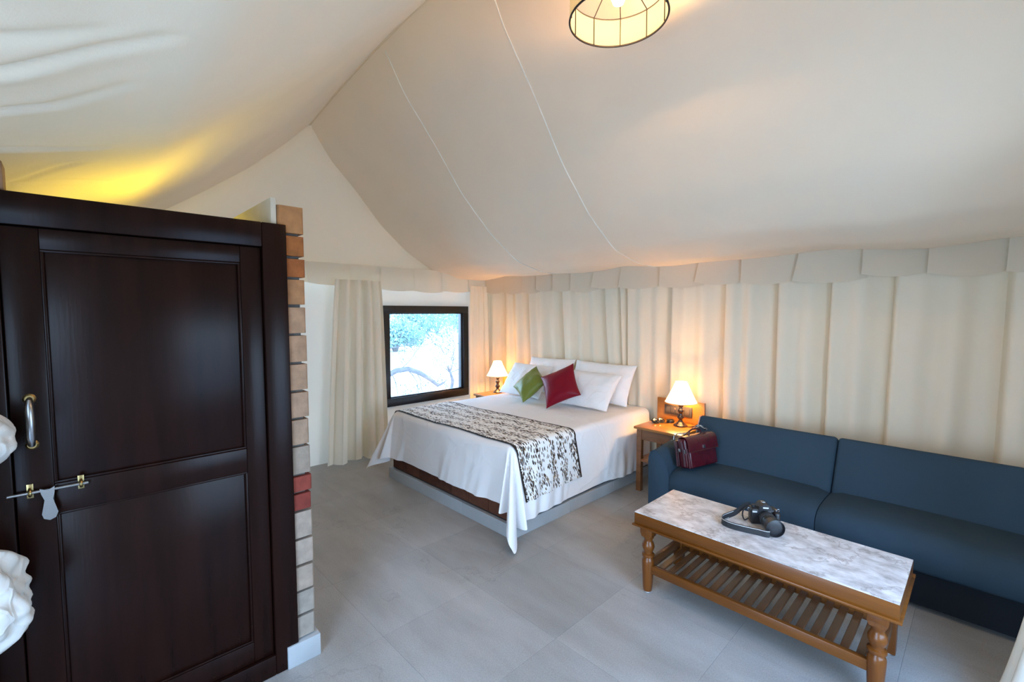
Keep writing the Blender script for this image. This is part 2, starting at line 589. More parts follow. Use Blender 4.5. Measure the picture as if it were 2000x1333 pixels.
def mat_runner():
    """white cotton printed with rows of dark and tan leaves; UV in metres (u across the bed, v along it)"""
    m, n, l, b = newmat('leaf_print_cotton')
    uv = n.new('ShaderNodeUVMap')
    sx = n.new('ShaderNodeSeparateXYZ')
    l.new(uv.outputs[0], sx.inputs[0])

    def layer(rot, sc, stretch, thr, dens):
        mp = n.new('ShaderNodeMapping')
        mp.inputs['Rotation'].default_value = (0, 0, rot)
        mp.inputs['Scale'].default_value = (sc * stretch, sc, 1)
        l.new(uv.outputs[0], mp.inputs[0])
        v = n.new('ShaderNodeTexVoronoi')
        v.inputs['Scale'].default_value = 1.0
        v.inputs['Randomness'].default_value = 0.95
        l.new(mp.outputs[0], v.inputs['Vector'])
        lt = n.new('ShaderNodeMath')
        lt.operation = 'LESS_THAN'
        lt.inputs[1].default_value = thr
        l.new(v.outputs['Distance'], lt.inputs[0])
        sc3 = n.new('ShaderNodeSeparateColor')
        l.new(v.outputs['Color'], sc3.inputs[0])
        # vines: bands of foliage running across the bed, wandering a little
        bn = noise_tex(n, l, 2.6, detail=3, rough=0.6, vec=uv.outputs[0], stretch=(0.8, 1.4, 1))
        w1 = n.new('ShaderNodeMath')
        w1.operation = 'MULTIPLY'
        w1.inputs[1].default_value = 9.0
        l.new(bn.outputs[0], w1.inputs[0])
        w2 = n.new('ShaderNodeMath')
        w2.operation = 'MULTIPLY_ADD'
        w2.inputs[1].default_value = 46.0
        l.new(sx.outputs[1], w2.inputs[0])
        l.new(w1.outputs[0], w2.inputs[2])
        w3 = n.new('ShaderNodeMath')
        w3.operation = 'SINE'
        l.new(w2.outputs[0], w3.inputs[0])
        ml = n.new('ShaderNodeMath')
        ml.operation = 'MULTIPLY_ADD'
        ml.inputs[1].default_value = 0.33
        l.new(w3.outputs[0], ml.inputs[0])
        l.new(sc3.outputs[0], ml.inputs[2])
        gt = n.new('ShaderNodeMath')
        gt.operation = 'GREATER_THAN'
        gt.inputs[1].default_value = dens
        l.new(ml.outputs[0], gt.inputs[0])
        mu = n.new('ShaderNodeMath')
        mu.operation = 'MULTIPLY'
        l.new(lt.outputs[0], mu.inputs[0])
        l.new(gt.outputs[0], mu.inputs[1])
        return mu.outputs[0], sc3.outputs[1]

    cur = None
    base = n.new('ShaderNodeRGB')
    base.outputs[0].default_value = (0.86, 0.845, 0.82, 1)
    cur = base.outputs[0]
    for rot, sc, st, thr, dens, c0, c1 in ((0.6, 88, 0.36, 0.42, 0.60, (0.42, 0.29, 0.17), (0.25, 0.16, 0.09)),
                                           (-0.5, 78, 0.34, 0.44, 0.52, (0.030, 0.020, 0.016), (0.10, 0.06, 0.04)),
                                           (1.1, 84, 0.34, 0.42, 0.62, (0.025, 0.018, 0.015), (0.05, 0.035, 0.03))):
        f, rnd = layer(rot, sc, st, thr, dens)
        rc = ramp(n, l, rnd, [(0.4, c0), (0.6, c1)])
        mx = n.new('ShaderNodeMix')
        mx.data_type = 'RGBA'
        l.new(f, mx.inputs[0])
        l.new(cur, mx.inputs[6])
        l.new(rc.outputs[0], mx.inputs[7])
        cur = mx.outputs[2]
    # dark stitched borders along both long edges (v near 0 and near its width)
    a = n.new('ShaderNodeMath')
    a.operation = 'SUBTRACT'
    a.inputs[1].default_value = 0.335
    l.new(sx.outputs[1], a.inputs[0])
    a2 = n.new('ShaderNodeMath')
    a2.operation = 'ABSOLUTE'
    l.new(a.outputs[0], a2.inputs[0])
    en = noise_tex(n, l, 55, detail=2, vec=uv.outputs[0])
    a3 = n.new('ShaderNodeMath')
    a3.operation = 'MULTIPLY_ADD'
    a3.inputs[1].default_value = 0.040
    l.new(en.outputs[0], a3.inputs[0])
    l.new(a2.outputs[0], a3.inputs[2])
    g = n.new('ShaderNodeMath')
    g.operation = 'GREATER_THAN'
    g.inputs[1].default_value = 0.336
    l.new(a3.outputs[0], g.inputs[0])
    mx = n.new('ShaderNodeMix')
    mx.data_type = 'RGBA'
    l.new(g.outputs[0], mx.inputs[0])
    l.new(cur, mx.inputs[6])
    mx.inputs[7].default_value = (0.03, 0.022, 0.018, 1)
    l.new(mx.outputs[2], b.inputs['Base Color'])
    setp(b, rough=0.8, spec=0.2)
    return m


def mat_shade(name, col, strength, trans=0.5):
    m, n, l, b = newmat(name)
    setp(b, col=col, rough=0.9, em=col, es=strength)
    tr = n.new('ShaderNodeBsdfTranslucent')
    tr.inputs['Color'].default_value = (*col, 1)
    mx = n.new('ShaderNodeMixShader')
    mx.inputs[0].default_value = trans
    l.new(b.outputs[0], mx.inputs[1])
    l.new(tr.outputs[0], mx.inputs[2])
    l.new(mx.outputs[0], n['Material Output'].inputs['Surface'])
    return m


def mat_glow(name, col, s):
    m, n, l, b = newmat(name)
    setp(b, col=col, em=col, es=s)
    return m


def mat_pane():
    m, n, l, b = newmat('window_glass')
    tp = n.new('ShaderNodeBsdfTransparent')
    tp.inputs['Color'].default_value = (0.93, 0.97, 0.98, 1)
    gl = n.new('ShaderNodeBsdfGlossy')
    gl.inputs['Roughness'].default_value = 0.02
    fr = n.new('ShaderNodeFresnel')
    fr.inputs['IOR'].default_value = 1.45
    mx = n.new('ShaderNodeMixShader')
    l.new(fr.outputs[0], mx.inputs[0])
    l.new(tp.outputs[0], mx.inputs[1])
    l.new(gl.outputs[0], mx.inputs[2])
    l.new(mx.outputs[0], n['Material Output'].inputs['Surface'])
    return m


M['brick'] = mat_brick()
M['floor'] = mat_floor()
M['marble'] = mat_marble()
M['runner'] = mat_runner()
M['shade'] = mat_shade('cream_lamp_shade', (1.0, 0.86, 0.62), 0.5, 0.6)
M['pendantshade'] = mat_shade('woven_pendant_shade', (0.46, 0.42, 0.29), 0.15, 0.5)
M['bulb'] = mat_glow('lit_bulb', (1.0, 0.80, 0.5), 12.0)
M['yellowbulb'] = mat_glow('lit_yellow_bulb', (1.0, 0.72, 0.12), 10.0)
M['redled'] = mat_glow('red_indicator', (1.0, 0.08, 0.02), 1.2)
M['pane'] = mat_pane()

# ------------------------------------------------------------------ SETTING: floor
XL, XR, YF, YB = -4.80, 0.58, -0.62, 4.32
floor = struct('floor', (-2.1, 1.85, 0))
b = NB()
bbox(b, XL - 0.25, XR + 0.35, YF - 0.25, YB + 0.25, -0.45, -0.014)
obj('floor_slab', b, M['concrete'], floor)
TS = 0.60
tile_src = None
x = 1.65 - 0.6 * 11
ix = [-5.0 + 0.6 * k for k in range(11)]
iy = [1.65 + 0.6 * k for k in range(-4, 5)]
b = NB()
bbox(b, -TS / 2 + 0.0004, TS / 2 - 0.0004, -TS / 2 + 0.0004, TS / 2 - 0.0004, -0.014, 0.0)
tile_src = obj('floor_tile', b, M['floor'], floor, origin=(0, 0, 0))
first = True
for yy in iy:
    for xx in ix:
        cx_, cy_ = xx + 0.3 + (0.0 if True else 0), yy + 0.3
        if cx_ > XR + 0.3 or cy_ > YB + 0.3:
            continue
        if first:
            tile_src.location = Vector((cx_, cy_, 0)) - wloc(floor)
            first = False
        else:
            inst(tile_src, 'floor_tile', floor, (cx_, cy_, 0))

# ------------------------------------------------------------------ SETTING: roof
RY = 1.80
HD = [0, .19, .47, .76, 1.08, 1.44, 1.8, 2.1, 2.42]
HQ = [1, .80, .605, .375, .19, .045, -.010, -.014, .015]
LD = [0, .24, .59, .98, 1.5, 2.0, 2.42]
LQ = [1, .82, .60, .39, .13, .02, .02]


def smooth_tab(D, Q):
    xs = np.linspace(-1.0, 3.4, 881)
    ys = np.interp(np.abs(xs), D, Q)
    ys2 = np.where(xs < 0, 2 * Q[0] - ys, ys)
    k = np.exp(-np.linspace(-2.2, 2.2, 45) ** 2)
    k /= k.sum()
    out = np.convolve(ys2, k, mode='same')
    return xs, out


HT = smooth_tab(HD, HQ)
LT = smooth_tab(LD, LQ)


def ridge_z(X):
    return 3.68 - 0.034 * (X + 2.1) ** 2


CREASES = [  # (X, Y) polylines of sharp cloth creases on the slope over the bath cubicle, depth
    ([(-1.32, -0.30), (-1.325, -0.07), (-1.30, 0.08)], .022, .022),
    ([(-1.52, -0.30), (-1.474, -0.08), (-1.40, 0.04), (-1.317, 0.19)], .035, .024),
    ([(-1.76, -0.30), (-1.728, -0.10), (-1.70, -0.01), (-1.576, 0.14)], .026, .022),
    ([(-2.08, -0.30), (-2.116, -0.125), (-2.173, -0.014), (-2.192, 0.115)], .035, .024),
    ([(-2.6, -0.35), (-2.75, 0.0), (-3.05, 0.35)], .014, .02),
    ([(-2.45, 0.05), (-2.7, -0.15), (-3.2, -0.2)], .012, .018),
]


def seg_dist(p, a, c):
    ax, ay = a
    cx2, cy2 = c
    dx, dy = cx2 - ax, cy2 - ay
    t = ((p[0] - ax) * dx + (p[1] - ay) * dy) / (dx * dx + dy * dy)
    t = max(0, min(1, t))
    return math.hypot(p[0] - ax - t * dx, p[1] - ay - t * dy), t


def roof_z(X, Y, detail=True):
    d = abs(Y - RY)
    T = HT if Y > RY else LT
    q = float(np.interp(d, T[0], T[1]))
    z = 2.04 + (ridge_z(X) - 2.04) * q
    if detail:
        # loose cloth: broad hanging folds that fall down the slope and scallops at the eave
        z += 0.012 * math.sin(X * 4.1 + 0.6 * math.sin(d * 2)) * min(1, d * 0.9) + 0.010 * nz(X, Y, 0, 1.7)
        if Y > RY:
            z += 0.014 * math.sin(X * 7.3 + 1.0) * max(0, (d - 1.5)) / 0.9
            z += 0.004 * nz(X * 5.0, d * 0.8, 3.3)
        else:
            z += 0.006 * nz(X * 2.2, Y * 6, 1.1)
            if Y < 0.75 and -3.6 < X < -0.9:
                for pl, dep, w in CREASES:
                    n_ = len(pl) - 1
                    best = 9
                    fade = 1
                    for i in range(n_):
                        dd, t = seg_dist((X, Y), pl[i], pl[i + 1])
                        if dd < best:
                            best = dd
                            fade = (i + t) / n_
                    if best < 0.12:
                        dep_ = dep * 0.62
                        z += dep_ * math.exp(-(best / (w * 0.8)) ** 2) * (1 - 0.75 * fade) - 0.4 * dep_ * math.exp(-((best - 0.045) / 0.03) ** 2) * (1 - 0.75 * fade)
    return z


ceiling = struct('ceiling', (-2.1, 1.8, 2.0))
GX0, GX1 = -4.80, XR + 0.03
b = NB()
grid(b, lambda u, v: (GX0 + (GX1 - GX0) * u, RY + 2.42 * v, roof_z(GX0 + (GX1 - GX0) * u, RY + 2.42 * v + 1e-6)), 180, 84)
headp = obj('roof_panel', b, M['roof'], ceiling, angle=60)
b = NB()
grid(b, lambda u, v: (GX0 + (GX1 - GX0) * u, RY - 2.42 * v, roof_z(GX0 + (GX1 - GX0) * u, RY - 2.42 * v)), 340, 170)
leftp = obj('roof_panel', b, M['roof'], ceiling, angle=60)
for sxp in (-3.28, -2.14):
    b = NB()
    pts = [(sxp + 0.004 * nz(k * 0.7, sxp), RY + 0.03 + 2.35 * k / 60, roof_z(sxp, RY + 0.03 + 2.35 * k / 60) - 0.003) for k in range(61)]
    ribbon(b, pts, (1, 0, 0), 0.006, 0.004)
    obj('roof_seam', b, M['seam'], headp)
# ridge binding
b = NB()
tube(b, [(GX0 + (GX1 - GX0) * k / 40, RY, ridge_z(GX0 + (GX1 - GX0) * k / 40) + 0.0) for k in range(41)], 0.012, 8)
obj('ridge_rope', b, M['roof'], ceiling)

# ------------------------------------------------------------------ SETTING: canvas end walls
def gable(X, wob=0.0):
    b_ = NB()
    ys = [YF + (YB - YF) * k / 80 for k in range(81)]

    def f(u, v):
        Y = YF + (YB - YF) * u
        zt = roof_z(GX0 if X < -2 else GX1, min(max(Y, RY - 2.42), RY + 2.42), False) + 0.03
        Z = 2.0 + (zt - 2.0) * v
        return (X + wob * 0.02 * math.sin(Y * 3 + Z) * v, Y, Z)
    grid(b_, f, 80, 16)
    return b_


wall_left = struct('wall_left', (XL, 1.85, 0))
obj('gable_panel', gable(-4.74, 1.0), M['gablecanvas'], wall_left, angle=60)
WY0, WY1, WZ0, WZ1 = 2.56, 3.79, 0.50, 1.67
for (y0, y1, z0, z1) in ((YF, WY0, 0, 2.06), (WY1, YB, 0, 2.06), (WY0, WY1, 0, WZ0), (WY0, WY1, WZ1, 2.06)):
    b = NB()
    grid(b, lambda u, v, y0=y0, y1=y1, z0=z0, z1=z1: (XL + 0.01 + 0.008 * math.sin(3 * (y0 + (y1 - y0) * u)), y0 + (y1 - y0) * u, z0 + (z1 - z0) * v), 20, 12)
    obj('canvas_panel', b, M['sheetcanvas'], wall_left, angle=60)
# valance along the window wall
vy = [0.78, 1.25, 1.72, 2.15, 2.50, 2.93, 3.33, 3.74, 4.14]
for k in range(len(vy) - 1):
    y0, y1 = vy[k], vy[k + 1] + 0.02

    def f(u, v, y0=y0, y1=y1, k=k):
        Y = y0 + (y1 - y0) * u
        low = 1.905 - 0.02 * math.sin(PI * u) - (0.045 if k >= 4 else 0.0) - 0.008 * (k % 3)
        Z = 2.10 + (low - 2.10) * v
        bulge = 0.022 * math.sin(PI * u) * v + 0.004 * math.sin(u * 9 + k * 2) + 0.02 * (1 - u)
        return (-4.700 + bulge + 0.006 * (k % 2), Y, Z)
    b = NB()
    grid(b, f, 18, 8)
    obj('valance_panel', b, M['curtain'], wall_left, angle=60)

wall_back = struct('wall_back', (-2.1, YB, 0))
b = NB()
bbox(b, XL - 0.06, XR + 0.06, YB, YB + 0.04, 0, 2.10)
obj('canvas_panel', b, M['wallcanvas'], wall_back)
fx = [-4.76, -4.40, -3.995, -3.456, -2.884, -2.692, -2.593, -2.104, -1.615, -1.205, -0.844, -0.469, 0.076, 0.56]
fl = [0.0, 0.05, 0.13, 0.12, 0.14, 0.13, 0.05, 0.0, 0.0, 0.01, -0.012, -0.028, -0.02, 0.0]
for k in range(len(fx) - 1):
    def f(u, v, k=k):
        z = 2.02 * (1 - v) + 0.012
        ta = v
        xa = fx[k] + fl[k] * ta
        xb = fx[k + 1] + fl[k + 1] * ta + 0.035
        X = xa + (xb - xa) * u
        w = xb - xa
        Y = 4.085 + 0.055 * u + 0.10 * u ** 5 + 0.13 * math.exp(-(u * w / 0.020) ** 2)
        nfold = max(1, round(w / 0.17))
        Y += 0.026 * math.sin(u * nfold * 2 * PI + k * 1.7 + 0.5 * v) * math.sin(PI * min(1, u * 1.02)) * (0.5 + 0.5 * v)
        Y += 0.018 * nz(X * 5, z * 0.8, k * 3.1) * (0.4 + v)
        return (X, Y, z)
    b = NB()
    grid(b, f, max(16, int((fx[k + 1] - fx[k]) / 0.009)), 26)
    # folded-back leading hem, so the sheet has an edge
    obj('drape_panel', b, M['drape'], wall_back, angle=70)
vx = [-4.66, -4.30, -3.98, -3.74, -3.482, -3.22, -2.90, -2.564, -2.156, -1.777, -1.43, -1.008, -0.623, -0.279, 0.071, 0.56]
for k in range(len(vx) - 1):
    def f(u, v, k=k):
        X = vx[k] + (vx[k + 1] + 0.02 - vx[k]) * u
        ph = (k % 3)
        low = 1.860 - 0.026 * math.sin(PI * u) - 0.012 * ph + 0.012 * nz(X * 3, 0.5)
        z = 2.10 + (low - 2.10) * v
        lean = -0.05 * v * (1 - u) * (1 if k in (6, 7, 9, 11) else 0.15)
        Y = 4.015 + 0.05 * u - 0.022 * math.sin(PI * u) * v + 0.004 * nz(X * 5, z * 3, k)
        return (X + lean, Y, z)
    b = NB()
    grid(b, f, 16, 8)
    obj('valance_panel', b, M['valance'], wall_back, angle=70)

wall_front = struct('wall_front', (-2.1, YF, 0))
b = NB()
b.free()
for (x0, x1, z0, z1) in ((XL - 0.06, -1.30, 0, 2.10), (-0.10, XR + 0.06, 0, 2.10), (-1.30, -0.10, 2.0, 2.10)):   # the entrance, open
    b = NB()
    bbox(b, x0, x1, YF - 0.04, YF, z0, z1)
    obj('canvas_panel', b, M['wallcanvas'], wall_front)

wall_right = struct('wall_right', (XR, 1.85, 0))
obj('gable_panel', gable(XR + 0.01), M['roof'], wall_right, angle=60)
EY0, EY1, EZ0, EZ = 0.98, 2.40, 0.40, 1.88
for (y0, y1, z0, z1) in ((YF, EY0, 0, 2.06), (EY1, YB, 0, 2.06), (EY0, EY1, EZ, 2.06), (EY0, EY1, 0, EZ0)):
    b = NB()
    bbox(b, XR, XR + 0.05, y0, y1, z0, z1)
    obj('canvas_panel', b, M['wallcanvas'], wall_right)

# ------------------------------------------------------------------ SETTING: window
win = struct('window_1', (XL, 3.17, WZ0))
fw = 0.085
FX0, FX1 = -4.86, -4.745
for nm, (y0, y1, z0, z1) in (('window_sill', (WY0, WY1, WZ0, WZ0 + 0.095)), ('window_head', (WY0, WY1, WZ1 - fw, WZ1)),
                             ('window_jamb', (WY0, WY0 + fw, WZ0 + 0.095, WZ1 - fw)), ('window_jamb', (WY1 - fw, WY1, WZ0 + 0.095, WZ1 - fw))):
    b = NB()
    bbox(b, FX0, FX1, y0, y1, z0, z1, 0.004)
    obj(nm, b, M['windowframe'], win)
b = NB()
bbox(b, -4.815, -4.809, WY0 + fw - 0.005, WY1 - fw + 0.005, WZ0 + 0.09, WZ1 - fw + 0.005)
obj('window_pane', b, M['pane'], win)
for nm, (y0, y1, z0, z1) in (('glazing_bead', (WY0 + fw, WY1 - fw, WZ0 + 0.095, WZ0 + 0.107)), ('glazing_bead', (WY0 + fw, WY1 - fw, WZ1 - fw - 0.012, WZ1 - fw)),
                             ('glazing_bead', (WY0 + fw, WY0 + fw + 0.012, WZ0 + 0.107, WZ1 - fw - 0.012)), ('glazing_bead', (WY1 - fw - 0.012, WY1 - fw, WZ0 + 0.107, WZ1 - fw - 0.012))):
    b = NB()
    bbox(b, -4.808, -4.775, y0, y1, z0, z1, 0.003)
    obj(nm, b, M['windowframe'], win)

# ------------------------------------------------------------------ SETTING: brick cubicle wall and door
DX = -2.12
part = struct('wall_partition', (-3.4, 0.71, 0))
b = NB()
bbox(b, -4.66, DX - 0.022, 0.676, 0.750, 0, 2.05)
obj('mortar_core', b, M['mortar'], part)
b = NB()
bbox(b, -4.66, DX - 0.006, 0.636, 0.660, 0, 2.085, 0.006)
obj('plaster_face', b, M['plaster'], part)
b = NB()
bbox(b, -0.1125, 0.1125, -0.054, 0.054, 0, 1, 0.0)
# irregular brick, unit height
for v in b.verts:
    pass
bmesh.ops.bevel(b, geom=list(b.edges), offset=0.006, segments=1, affect='EDGES')
brick_src = obj('brick', b, M['brick'], part, origin=(0, 0, 0), angle=30)
cols = [(0.50, 0.24, 0.095), (0.40, 0.14, 0.04), (0.38, 0.12, 0.035), (0.45, 0.22, 0.10), (0.46, 0.27, 0.16), (0.45, 0.27, 0.165), (0.44, 0.27, 0.17),
        (0.44, 0.28, 0.185), (0.43, 0.29, 0.20), (0.38, 0.30, 0.235), (0.285, 0.060, 0.042), (0.27, 0.052, 0.038), (0.44, 0.35, 0.28), (0.45, 0.36, 0.29),
        (0.45, 0.355, 0.28), (0.42, 0.36, 0.30), (0.42, 0.36, 0.30)]
hpx = [55, 42, 39, 52, 54, 55, 54, 53, 53, 58, 34, 36, 56, 53, 52, 49, 47]
tot = sum(hpx)
zt = 2.065
firstb = True
for k, (hp, cc) in enumerate(zip(hpx, cols)):
    hh = hp / tot * (2.065 - 0.105)
    zb = zt - hh
    off = 0.0 if k % 2 == 0 else 0.115
    nx = 11
    for i in range(nx):
        L = 0.225
        x1 = DX - i * 0.235 + (0.115 if (k % 2 and i) else 0) - (0 if i == 0 or k % 2 == 0 else 0.0)
        if k % 2 and i == 0:
            L = 0.110
        if k % 2 and i > 0:
            x1 = DX - 0.120 - (i - 1) * 0.235
        xc = x1 - L / 2
        jit = random.uniform(-0.004, 0.004)
        col = tuple(c * random.uniform(0.88, 1.1) for c in cc) if i else cc
        sc = (L / 0.225, random.uniform(0.97, 1.03), (hh - 0.012))
        loc = (xc + jit, 0.714 + random.uniform(-0.003, 0.003), zb + 0.004)
        if firstb:
            brick_src.location = Vector(loc) - wloc(part)
            brick_src.scale = sc
            brick_src.color = (*col, 1)
            firstb = False
        else:
            inst(brick_src, 'brick', part, loc, (0, R(random.uniform(-.3, .3)), R(random.uniform(-.5, .5))), sc, (*col, 1))
    zt = zb
b = NB()
bbox(b, DX - 0.05, DX + 0.022, 0.640, 0.784, 0.0, 0.102, 0.002)
obj('skirting_tile', b, M['skirt'], part)
for k in range(4):
    b = NB()
    bbox(b, DX - 0.052 - 0.6 * (k + 1) + 0.002, DX - 0.052 - 0.6 * k, 0.768, 0.784, 0.0, 0.102, 0.002)
    obj('skirting_tile', b, M['skirt'], part)

# wall left of the door
pier = struct('wall_pier', (DX, -0.43, 0))
b = NB()
bbox(b, DX - 0.10, DX - 0.010, YF + 0.01, -0.245, 0, 2.05)
obj('mortar_core', b, M['mortar'], pier)
zz = 0.0
k = 0
while zz < 1.97:
    hh = 0.115 if zz < 1.9 else 0.07
    for (y0, y1) in ((-0.245, -0.430), (-0.436, -0.61)) if k % 2 == 0 else ((-0.245, -0.335), (-0.341, -0.61)):
        b = NB()
        bbox(b, DX - 0.112, DX + random.uniform(-0.003, 0.003), y1, y0, zz + 0.004, zz + hh - 0.004, 0.005, 1)
        o = obj('brick', b, M['brick'], pier)
        cc = random.choice(cols[3:9])
        o.color = (*cc, 1)
    zz += hh
    k += 1
for y0, y1 in ((-0.125, -0.30), (-0.306, -0.46), (-0.466, -0.61)):
    b = NB()
    bbox(b, DX - 0.112, DX, y1, y0, 1.976, 2.066, 0.005, 1)
    o = obj('brick', b, M['brick'], pier)
    o.color = (*cols[4], 1)

door = struct('door_1', (DX, 0.22, 0))
for nm, (y0, y1, z0, z1) in (('door_jamb', (0.594, 0.690, 0, 1.972)), ('door_jamb', (-0.242, -0.147, 0, 1.972)),
                             ('door_head', (-0.147, 0.594, 1.870, 1.972)), ('door_threshold', (-0.147, 0.594, 0.0, 0.092))):
    b = NB()
    bbox(b, DX - 0.09, DX + 0.014, y0, y1, z0, z1, 0.004)
    obj(nm, b, M['doorwood'], door)
LY0, LY1, LZ0, LZ1 = -0.144, 0.5905, 0.0955, 1.8665
leaf_x = DX - 0.002
for y0, y1, z0, z1 in ((0.570, 0.600, 0.06, 1.90), (-0.160, -0.125, 0.06, 1.90), (-0.147, 0.594, 1.845, 1.88), (-0.147, 0.594, 0.08, 0.115)):  # unseen strips added behind the leaf to block yellow light leaking at the gaps
    b = NB()
    bbox(b, DX - 0.085, leaf_x - 0.038, y0, y1, z0, z1, 0.002)
    obj('light_leak_strip', b, M['doorwood'], door)
b = NB()
bbox(b, leaf_x - 0.034, leaf_x - 0.022, LY0 + 0.02, LY1 - 0.02, LZ0 + 0.02, LZ1 - 0.02)
leaf = obj('door_leaf', b, M['doorwood'], door)
for nm, (y0, y1, z0, z1) in (('stile', (0.514, LY1, LZ0, LZ1)), ('stile', (LY0, -0.056, LZ0, LZ1)),
                             ('rail', (-0.056, 0.514, 1.80, LZ1)), ('rail', (-0.056, 0.514, 0.930, 1.030)), ('rail', (-0.056, 0.514, LZ0, 0.184))):
    b = NB()
    bbox(b, leaf_x - 0.036, leaf_x, y0, y1, z0, z1, 0.003)
    obj(nm, b, M['doorwood'], leaf)
for z0, z1 in ((1.034, 1.796), (0.188, 0.926)):
    b = NB()
    bbox(b, leaf_x - 0.030, leaf_x - 0.012, -0.052, 0.510, z0, z1, 0.004)
    obj('panel', b, M['doorwood'], leaf)
    for y0, y1, zz0, zz1 in ((-0.056, 0.514, z1 - 0.004, z1 + 0.004), (-0.056, 0.514, z0 - 0.004, z0 + 0.004), (-0.056, -0.047, z0, z1), (0.505, 0.514, z0, z1)):
        b = NB()
        bbox(b, leaf_x - 0.014, leaf_x - 0.003, y0, y1, zz0, zz1, 0.002)
        obj('bead', b, M['doorwood'], leaf)
# pull handle
hy = -0.100
b = NB()
tube(b, [(leaf_x + 0.001, hy, 1.172), (leaf_x + 0.028, hy, 1.178), (leaf_x + 0.038, hy, 1.200), (leaf_x + 0.040, hy, 1.25),
         (leaf_x + 0.038, hy, 1.29), (leaf_x + 0.028, hy, 1.316), (leaf_x + 0.001, hy, 1.322)], [0.008, 0.009, 0.011, 0.0125, 0.011, 0.009, 0.008], 12)
hand = obj('pull_handle', b, M['chrome'], leaf)
for z in (1.172, 1.322):
    b = NB()
    lathe(b, [(0.016, 0), (0.016, 0.004), (0.011, 0.009)], (leaf_x, hy, z), 16, Matrix.Rotation(R(90), 4, 'Y'))
    obj('handle_rose', b, M['brass'], leaf)
# sliding bolt with hanging hasp
bz = 1.019
b = NB()
tube(b, [(leaf_x + 0.014, -0.162, bz), (leaf_x + 0.014, 0.026, bz)], 0.0055, 12)
obj('bolt_rod', b, M['chrome'], leaf)
for yy in (-0.112, 0.008):
    b = NB()
    bbox(b, leaf_x, leaf_x + 0.004, yy - 0.008, yy + 0.008, bz - 0.020, bz + 0.026, 0.001)
    pts = [(leaf_x + 0.004 + 0.018 * math.sin(a), yy, bz + 0.011 * math.cos(a)) for a in [k * PI / 8 for k in range(9)]]
    tube(b, pts, 0.0045, 8)
    obj('bolt_staple', b, M['brass'], leaf)
b = NB()
prism(b, [(-0.090, bz + 0.010), (-0.079, bz + 0.005), (-0.066, bz + 0.005), (-0.055, bz + 0.012), (-0.056, bz - 0.008), (-0.060, bz - 0.03), (-0.050, bz - 0.075), (-0.056, bz - 0.092),
          (-0.070, bz - 0.098), (-0.084, bz - 0.090), (-0.088, bz - 0.075), (-0.080, bz - 0.03), (-0.087, bz - 0.008)], 'x', leaf_x + 0.018, leaf_x + 0.025)
bevel_all(b, 0.002, 2)
obj('hasp', b, M['chrome'], leaf)

# ------------------------------------------------------------------ outdoors beyond the window and the entrance
ground = struct('ground', (0, 0, -0.5))
b = NB()
def gfun(u, v):
    a = 2 * PI * u
    r = 0.5 + 120 * v ** 2.2
    X, Y = -2 + r * math.cos(a), 2 + r * math.sin(a)
    return (X, Y, -0.46 + 0.05 * nz(X, Y, 0, 0.3) * min(1, r / 6) + (0.02 * max(0, r - 22) if X < -10 else 0))
grid(b, gfun, 64, 40, closed_u=True)
obj('ground_surface', b, M['ground'], ground, angle=80)


def leaf_cloud(bm, c, rad, n, size, rng):
    for _ in range(n):
        while True:
            p = Vector((rng.uniform(-1, 1), rng.uniform(-1, 1), rng.uniform(-1, 1)))
            if 0.25 < p.length < 1:
                break
        p = Vector((c[0] + p.x * rad[0], c[1] + p.y * rad[1], c[2] + p.z * rad[2]))
        a = Vector((rng.uniform(-1, 1), rng.uniform(-1, 1), rng.uniform(-1, 1))).normalized()
        d = a.orthogonal().normalized()
        s = size * rng.uniform(0.6, 1.4)
        vs = [bm.verts.new(p + a * s), bm.verts.new(p + d * s * 0.4 + a * s * .1), bm.verts.new(p - a * s), bm.verts.new(p - d * s * 0.4 + a * s * .1)]
        bm.faces.new(vs)


rng = random.Random(5)
blobs = [(-24, 15.2, 1.9, 2.2), (-25, 20.4, 1.7, 2.2), (-29, 15.0, 2.2, 2.2), (-21, 12.0, 1.2, 1.3), (-31, 21.5, 2.6, 2.6), (-27.5, 26.0, 2.0, 2.4), (-34, 27.5, 2.8, 2.8)]
for k, (X, Y, hh, rr) in enumerate(blobs):
    base = -0.3 + 0.02 * max(0, math.hypot(X + 2, Y - 2) - 22)
    t = thing('bush', 'grey-green bush on the pale slope far beyond the window', 'bush', (X, Y, base), 'bushes beyond the window')
    b = NB()
    for _ in range(5):
        leaf_cloud(b, (X + rng.uniform(-.5, .5) * rr, Y + rng.uniform(-.5, .5) * rr, base + hh * rng.uniform(0.4, 0.75)), (rr * .55, rr * .55, hh * .5), 420, 0.10, rng)
    o = obj('foliage', b, M['bushleaf'], t)
    o['kind'] = 'stuff'
    b = NB()
    for _ in range(4):
        a = rng.uniform(0, 6.28)
        tube(b, [(X, Y, base - 0.3), (X + 0.3 * math.cos(a), Y + 0.3 * math.sin(a), base + hh * .3), (X + 0.6 * rr * math.cos(a), Y + .6 * rr * math.sin(a), base + hh * .7)], [0.06, 0.045, 0.02], 6)
    obj('stem', b, M['bark'], t)


